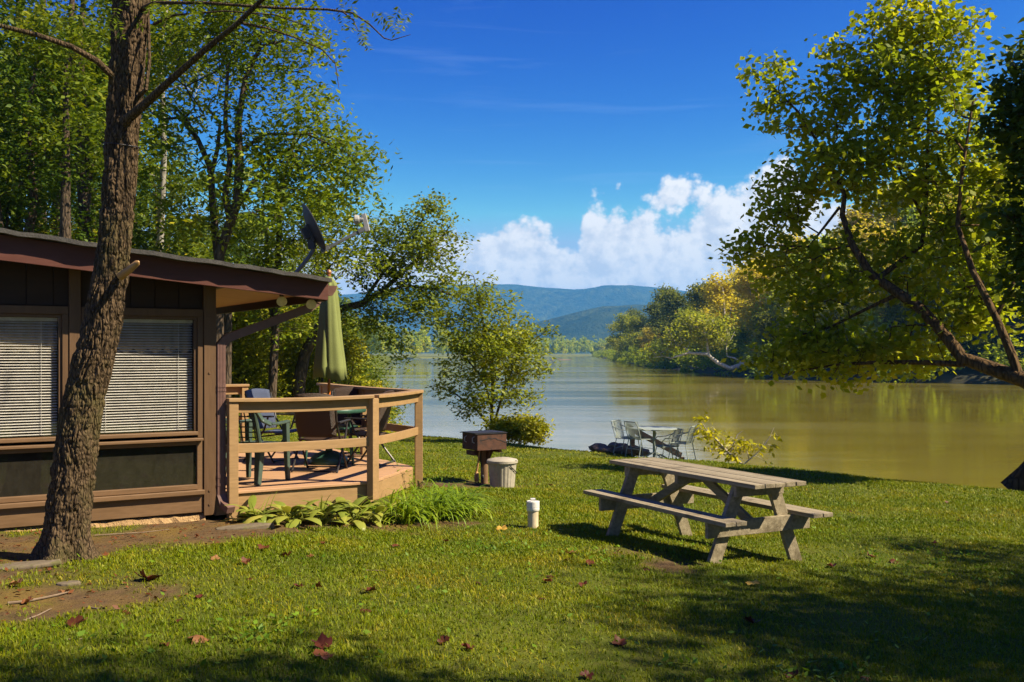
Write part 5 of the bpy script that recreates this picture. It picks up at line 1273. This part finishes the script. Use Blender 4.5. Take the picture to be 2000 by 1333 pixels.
forest('hillside_forest_gold', hill_pts(260, 8, 90, 110, 430, 2), .95, 260, M['leaf_far_gold'], 13, 20, 12)
forest('distant_bank_forest', hill_pts(110, 3, 120, 500, 1400, 3), 1.7, 200, M['leaf_far_olive'], 15, 22, 13)
pts = []
for _ in range(430):
    x = rng.uniform(-420, 175); y = float(np.interp(x, [-300, -120, -85, -40, 60, 130], [640, 655, 673, 1000, 1330, 1470])) + 8 + abs(rng.randn()) * 35; pts.append((x, y, WATER_Z + .6))
forest('far_shore_forest', pts, 2.0, 190, M['leaf_far_green'], 17, 30, 14, cr=.3)
pts = []
for _ in range(170):
    y = rng.uniform(62, 640); x = np.interp(y, BY, BX) - 4 - rng.rand() ** 2 * 40; pts.append((x, y, gz(x, y) if y < 700 else 0))
forest('near_bank_woods', pts, .9, 330, M['leaf_woods'], 9, 17, 15, cr=.36)
pts = []
r_ = np.random.RandomState(44)
for _ in range(330):
    y = r_.uniform(110, 620) if r_.rand() < .75 else r_.uniform(620, 1400); x = np.interp(y, FBY, FBX) + r_.uniform(-1.0, 7); pts.append((x, y, float(hill_z(x, y)) - .6))
forest('far_bank_brush', pts, .62, 150, M['leaf_far_green'], 3.5, 8, 16, cr=.55)
# --- white limbed sycamore reaching over the water
def sycamore():
    d = 190.0; k = d / FPX; b = W(1475, 716, d)
    limbs = [PL([(1490, 712, d, 5 * k), (1460, 710, d, 4.6 * k), (1425, 720, d, 4.2 * k), (1400, 708, d, 3.8 * k), (1382, 692, d, 3.3 * k), (1345, 690, d, 2.4 * k), (1310, 700, d, 1.3 * k)]), PL([(1384, 694, d, 2.8 * k), (1380, 660, d, 2.2 * k), (1372, 640, d, 1.4 * k)]), PL([(1450, 710, d, 2.2 * k), (1435, 700, d, 1.8 * k), (1420, 696, d, 1.0 * k)]), PL([(1350, 690, d, 1.6 * k), (1325, 670, d, 1.1 * k), (1290, 690, d, .7 * k)])]
    bl = BL([(1330, 650, d, 35, 22), (1375, 640, d, 40, 26), (1285, 690, d, 22, 14), (1400, 660, d, 30, 20), (1310, 672, d, 25, 16), (1355, 625, d, 25, 16), (1420, 640, d, 25, 20)])
    tree('white_limbed_sycamore', 'sycamore with white bare limbs stretching low over the water on the far bank', 'tree', b, limbs, bl, 190, (22, .75, .55, .7), M['bark_pale'], M['leaf_far_olive'], 131, r0=.05, rcut=.06, seg=1.0)
sycamore()
# ------------------------------------------------------------------ grass
def make_grass():
    rng = np.random.RandomState(3)
    out_v = []; nb = 0
    def foot(x, y):                                    # not inside the cabin or under the deck
        lx = (x - CC.x) * CU.x + (y - CC.y) * CU.y; ly = (x - CC.x) * CV.x + (y - CC.y) * CV.y
        cabin_ = (ly > .0) & (lx < .05) & (ly < 5.4)
        deck_ = (lx > 0) & (ly > .0) & (ly < 4.45) & (lx < np.minimum(2.75, 1.7 + ly))
        return cabin_ | deck_
    bands = [(2.2, 4.2, 3200), (4.2, 6.2, 5200), (6.2, 8.5, 3900), (8.5, 11.5, 3200), (11.5, 15.5, 2000), (15.5, 21, 1050), (21, 36, 420)]
    for y0, y1, dens in bands:
        yc = (y0 + y1) / 2; half = .60 * y1 + .8; n = int(dens * 2 * half * (y1 - y0))
        x = rng.uniform(-half, half, n); y = rng.uniform(y0, y1, n)
        s = bank_s(x, y); dm = dirt_mask(x, y); pat = fbm(x * .9 + 3, y * .9) * 1.0
        keep = (s > -.5) & ~foot(x, y) & (rng.rand(n) > dm * 1.03 - .01) & (rng.rand(n) < .35 + 1.25 * (pat - .18))
        x, y, pat = x[keep], y[keep], pat[keep]; n = len(x); z = ground_z(x, y) + (fbm(x * 2.2, y * 2.2) - .47) * .035
        yaw = rng.rand(n) * 2 * PI; lean = np.abs(rng.randn(n)) * .5 + .15
        H = (.018 + .024 * rng.rand(n) ** 1.5 + .018 * (pat - .3)) * (1 + .2 * (yc > 12)); w = (.0016 + .0016 * rng.rand(n)) * (1 + max(0, yc - 5) * .12)
        wide = rng.rand(n) < .05; w = np.where(wide, w * 3.2, w); H = np.where(wide, H * .8, H)   # clover and weed leaves
        d = np.stack([np.cos(yaw), np.sin(yaw), 0 * yaw], -1); sd = np.stack([-np.sin(yaw), np.cos(yaw), 0 * yaw], -1)
        b = np.stack([x, y, z - .006], -1); up = np.array([0, 0, 1.0])
        mid = b + up * (H * .55)[:, None] + d * (H * lean * .35)[:, None]
        tip = b + up * (H * (1.05 - .25 * lean))[:, None] + d * (H * lean * 1.15)[:, None]
        W_ = w[:, None]
        out_v.append(np.stack([b - sd * W_, b + sd * W_, mid + sd * W_ * .85, mid - sd * W_ * .85, tip], 1)); nb += n
    v = np.concatenate(out_v); i = np.arange(nb)[:, None] * 5
    me = np_mesh('grass', v.reshape(-1, 3), i + np.array([[0, 1, 2, 3]]), i + np.array([[3, 2, 4]]))
    tag(link('grass', me, M['grass']), kind='stuff')
make_grass()

# ------------------------------------------------------------------ bed plants
def strap(base, yaw, L, w, rise, n=7, fold=.25, sag=1.0, sh='strap'):
    """an arching leaf blade: list of cross rows."""
    rows = []; d = Vector((math.cos(yaw), math.sin(yaw), 0)); s = Vector((-d.y, d.x, 0))
    p = Vector(base); a = rise; st = L / n
    for i in range(n + 1):
        t = i / n
        if sh == 'strap': q = w * (1 - t ** 2.2) * (.75 + .25 * min(1, t * 5))
        else: q = w * .12 if t < .34 else w * max(.02, math.sin(PI * min(1, (t - .30) / .70)) ** .75)
        dirv = d * math.cos(a) + Vector((0, 0, math.sin(a))); nn = s.cross(dirv)
        rows.append((p - s * q + nn * q * -fold * -1, p.copy(), p + s * q + nn * q * fold))
        p = p + dirv * st; a -= sag * st / L * 1.9 * (.4 + t)
    return rows
def clump(name, label, cat, group, loc, blades, m):
    mb = MB()
    for rows in blades:
        k = len(rows); vs = [q for r in rows for q in r]
        mb.add(vs, [(3 * i + j, 3 * i + j + 1, 3 * i + 4 + j, 3 * i + 3 + j) for i in range(k - 1) for j in (0, 1)])
    o = mb.build(name, m, smooth=True); o.location = loc
    return tag(o, label, cat, group)
rr = random.Random(6)
lily = [(1.85, -.2), (2.5, -.05), (2.8, .4), (3.0, .7), (2.2, -.3), (1.95, -.35), (2.6, -.15), (2.95, .05), (2.05, -.16), (2.35, .08), (2.62, .30), (2.88, .55), (3.08, .85), (3.0, .28), (2.75, .02), (2.45, -.16)]
llab = 'arching bright green daylily clump in the bed along the angled deck edge'
for i, (a, v) in enumerate(lily):
    x, y = cab(a, v); z = gz(x, y); bl = []
    for k in range(46):
        bl.append(strap((rr.gauss(0, .06), rr.gauss(0, .06), -.02), rr.uniform(0, 6.28), rr.uniform(.40, .72), rr.uniform(.009, .015), rr.uniform(.75, 1.4), 8, .3, rr.uniform(1.15, 1.9)))
    clump('daylily_clump', llab, 'daylily', 'daylilies along the deck', (x, y, z), bl, M['leaf_lily'])
hosta = [(.34, -.30, .8, 'drooping hosta with pale edged leaves beside the downspout'), (.66, -.42, 1.0, 'largest pale leaved hosta near the flat stone'), (.98, -.40, 1.0, 'hosta with arching striped leaves under the deck rim, between two others'), (1.28, -.38, .9, 'hosta with wilting yellowed leaves left of the deck post'), (1.62, -.30, .75, 'small hosta at the foot of the front deck post')]
for i, (a, v, s, lab) in enumerate(hosta):
    x, y = cab(a, v); z = gz(x, y); bl = []
    for k in range(26):
        bl.append(strap((rr.gauss(0, .05), rr.gauss(0, .05), -.01), rr.uniform(0, 6.28), s * rr.uniform(.30, .56), s * rr.uniform(.04, .065), rr.uniform(.55, 1.35), 9, .22, rr.uniform(.9, 1.6), 'leaf'))
    for k in range(10):
        bl.append(strap((rr.gauss(0, .05), rr.gauss(0, .05), -.01), rr.uniform(0, 6.28), s * rr.uniform(.3, .55), .006, rr.uniform(.8, 1.4), 7, .2, rr.uniform(.4, 1.2)))
    clump('hosta', lab, 'hosta', 'hostas in front of the deck', (x, y, z), bl, M['leaf_hosta'])
x, y = cab(2.62, .92); bl = []                          # ferny stalk growing against the deck rim
for k in range(8):
    yaw = rr.uniform(0, 6.28); rows = strap((0, 0, 0), yaw, rr.uniform(.55, .8), .004, rr.uniform(1.2, 1.5), 8, 0, .8); bl.append(rows)
    for r_ in rows[3:]:
        for s_ in range(5): bl.append(strap(r_[1], rr.uniform(0, 6.28), rr.uniform(.06, .12), .006, rr.uniform(-.2, .6), 4, .1, .8))
x, y = cab(2.70, .78); clump('ferny_weed', 'feathery green weed growing up against the angled deck edge', 'weed', None, (x, y, gz(x, y)), bl, M['leaf_lily'])

# ------------------------------------------------------------------ fallen leaves
def lobed(seed, curl, size):
    r = random.Random(seed); n = 30; vs = [(0, 0, 0)]; fs = []
    for ring in (.35, .7, 1.0):
        for i in range(n):
            a = 2 * PI * i / n
            lob = .70 + .30 * abs(math.cos(2.5 * a)) ** .8 if ring > .4 else .8
            q = size * ring * lob * (1 + .10 * math.sin(11 * a + seed))
            x, y = q * math.cos(a) * 1.05, q * math.sin(a)
            z = .42 * curl * (x * x * 1.1 + .5 * y * y) / size + size * (.13 * math.sin(3 * a + seed) + .06 * math.sin(7 * a)) * ring * ring + .014
            vs.append((x * (1 - .18 * abs(curl)), y * (1 - .12 * abs(curl)), z))
    for i in range(n):
        j = (i + 1) % n; fs.append((0, 1 + i, 1 + j)); fs.append((1 + i, 1 + n + i, 1 + n + j, 1 + j)); fs.append((1 + n + i, 1 + 2 * n + i, 1 + 2 * n + j, 1 + n + j))
    mb = MB().add(vs, fs); mb.tube([(-size * .1, 0, .012), (-size * .7, 0, .014), (-size * 1.15, size * .1, .03)], .003, 5)
    me = bpy.data.meshes.new('fallen_leaf'); me.from_pydata(mb.v, [], mb.f); me.update(); me.polygons.foreach_set('use_smooth', [True] * len(me.polygons)); return me
lm = {}
def leaf_mesh(kind, mat_):
    key = (kind, mat_)
    if key not in lm:
        me = lobed(*[(1, .9, .075), (2, -1.1, .075), (3, .3, .075), (4, 1.0, .075), (5, -.6, .075)][kind]); me.materials.append(M[mat_]); lm[key] = me
    return lm[key]
special = [(290, 1137, 3, 'dead_dark', 1.75, 'large crumpled dark red leaf on bare soil right of the front trunk'), (390, 1252, 1, 'dead_leaf', 1.45, 'large arched brown leaf near the bottom left of the lawn'), (147, 1225, 0, 'dead_leaf', 1.2, 'brown folded leaf on grass left of the large arched leaf'),
           (722, 1160, 0, 'dead_leaf', 1.1, 'pale brown leaf lying in the middle of the foreground lawn'), (980, 1036, 2, 'dead_yellow', 1.2, 'flat yellow leaf left of the cleanout pipe'), (630, 1288, 2, 'dead_leaf', 1.1, 'light brown leaf lowest of a pair at the bottom of the lawn'),
           (628, 1268, 3, 'dead_dark', 1.25, 'dark curled leaf just above a light brown one at the bottom of the lawn'), (514, 1076, 3, 'dead_leaf', 1.1, 'orange brown curled leaf in front of the hostas'), (34, 1145, 3, 'dead_leaf', 1.0, 'orange leaf on bare soil left of the flat stone'), (1470, 1144, 2, 'dead_yellow', 1.0, 'thin yellow leaf on the lawn in front of the picnic table'),
           (920, 975, 3, 'dead_leaf', 1.2, 'brown leaf at the bin side of the daylily bed'), (1470, 1222, 3, 'dead_dark', 1.1, 'dark red leaf in the shaded lawn below the picnic table'), (772, 1070, 2, 'dead_leaf', .9, 'tan leaf lying right of centre in front of the daylilies'), (1115, 1085, 0, 'dead_leaf', 1.0, 'pale brown leaf left of the picnic table shadow'), (685, 1010, 3, 'dead_leaf', 1.3, 'crumpled brown leaf caught among the bed plants')]
def put_leaf(px, py, kind, mat_, s, lab, grp, rz):
    p = on_ground(px, py); o = bpy.data.objects.new('fallen_leaf', leaf_mesh(kind, mat_)); COL.objects.link(o)
    o.location = p + Vector((0, 0, .008)); r_ = random.Random(int(px * 7 + py)); o.rotation_euler = (r_.uniform(-.35, .35), r_.uniform(-.35, .35), rz); o.scale = (s * .85, s * .85, s * .85)
    tag(o, lab, 'leaf', grp)
for i, (px, py, k, m_, s, lab) in enumerate(special): put_leaf(px, py, k, m_, s * .85, lab, 'fallen leaves on the lawn', i * 1.7 + .4)
small = [(480, 1102), (487, 1134), (560, 1090), (606, 1088), (392, 1171), (618, 1150), (715, 1196), (582, 1150), (320, 1262), (868, 1258), (912, 1272), (935, 1142), (632, 1066), (1075, 1129), (1108, 1098), (1150, 1104), (1262, 1115), (1070, 1140), (1060, 1173), (1140, 1147), (1210, 1262), (1262, 1176), (1625, 1110), (1745, 1099), (1700, 1090), (1825, 1064), (1870, 1018), (1550, 1328), (1050, 948), (1075, 950), (1600, 880 + 60), (1660, 1000), (205, 1088), (420, 1092), (160, 1056), (55, 1180), (250, 1200), (845, 1010), (885, 1000), (870, 1060), (1145, 1328), (1690, 1330), (1850, 985), (350, 1215), (95, 1118), (130, 1160)]
for i, (px, py) in enumerate(small):
    put_leaf(px, py, [0, 1, 3, 4, 3][i % 5], ['dead_leaf', 'dead_dark', 'dead_leaf'][i % 3], random.Random(i).uniform(.5, .85), 'small dry brown leaf lying on the lawn' if i % 3 != 1 else 'small dark red curled leaf lying on the lawn', 'small brown leaves on the lawn' if i % 3 != 1 else 'small dark leaves on the lawn', i * 2.3)
# ------------------------------------------------------------------ stones and twigs round the trunk
def slab(px, py, L, w, h, rz, lab, seed):
    p = on_ground(px, py); r_ = random.Random(seed); n = 12
    poly = [(L * .5 * math.cos(2 * PI * i / n) * r_.uniform(.85, 1.1), w * .5 * math.sin(2 * PI * i / n) * r_.uniform(.8, 1.1)) for i in range(n)]
    o = MB().prism(poly, -h, h * .6).build('flat_stone', M['slab'], bevel=.012); o.location = p; o.rotation_euler = (.03, -.05, rz); tag(o, lab, 'stone', 'flat stones in the soil')
slab(22, 1108, .75, .20, .022, .35, 'long flat grey stone edging the foot of the front trunk', 1); slab(475, 1033, .55, .2, .05, .3, 'flat stone edging the hosta bed', 2)
slab(135, 1142, .17, .10, .03, .2, 'small flat pale stone on the mossy soil', 3)
def twig(pts, r, lab):
    P = [on_ground(px, py) for px, py in pts]; b = P[0]
    o = MB().tube([p - b + Vector((0, 0, r * .7 + .004)) for p in P], [r * (1 - .6 * i / len(P)) for i in range(len(P))], 6).build('twig', M['twig'], smooth=True); o.location = b; tag(o, lab, 'twig', 'twigs on the soil')
twig([(15, 1182), (50, 1178), (90, 1170), (125, 1162), (145, 1156)], .009, 'longest twig lying across the mossy soil'); twig([(45, 1216), (75, 1205), (100, 1192)], .006, 'thin twig below the longest one on the soil')
twig([(185, 1048), (230, 1045), (280, 1042), (330, 1036)], .006, 'twig lying along the foot of the cabin wall'); twig([(130, 1252), (160, 1251), (190, 1249)], .004, 'thin straight twig in the grass at the lower left'); twig([(170, 1188), (190, 1192), (205, 1190)], .006, 'short crooked twig at the edge of the grass'); twig([(715, 1116), (755, 1117)], .004, 'thin stick lying in the middle of the lawn')

# ------------------------------------------------------------------ litter on the bare soil
def litter():
    rng = np.random.RandomState(19); n = 26000
    x = rng.uniform(-6, 1.0, n); y = rng.uniform(4.6, 12.5, n); dm = dirt_mask(x, y)
    lx = (x - CC.x) * CU.x + (y - CC.y) * CU.y; ly = (x - CC.x) * CV.x + (y - CC.y) * CV.y
    k = (rng.rand(n) < dm * .28) & (ly < -.03); x, y = x[k], y[k]
    c = np.stack([x, y, ground_z(x, y) + (fbm(x * 2.2, y * 2.2) - .47) * .035 + .008], -1)
    v = leaf_quads(c, .032, .5, rng, .05, flat=2.2, lvar=.9)
    tag(link('leaf_litter', np_mesh('leaf_litter', v, quad_idx(len(c))), M['dead_leaf']), kind='stuff')
litter()

def clover():
    rng = np.random.RandomState(29); n = 60000
    y = 3.6 + 12 * rng.rand(n) ** 1.5; x = rng.uniform(-1, 1, n) * (.6 * y + .5)
    pat = fbm(x * .75 + 40, y * .75 + 11); pat2 = fbm(x * 3.1, y * 3.1 + 50)
    lx = (x - CC.x) * CU.x + (y - CC.y) * CU.y; ly = (x - CC.x) * CV.x + (y - CC.y) * CV.y
    k = (rng.rand(n) < sstep(.5, .72, pat) * sstep(.42, .6, pat2) * .8 + .02) & (dirt_mask(x, y) < .35) & (bank_s(x, y) > .2) & ((ly < 0) | (lx > 3))
    x, y = x[k], y[k]
    c = np.stack([x, y, ground_z(x, y) + (fbm(x * 2.2, y * 2.2) - .47) * .035 + .018 + .02 * rng.rand(len(x))], -1)
    v = leaf_quads(c, .036, .55, rng, -.5, flat=1.6, lvar=.6)
    tag(link('clover', np_mesh('clover', v, quad_idx(len(c))), M['clover']), kind='stuff')
clover()
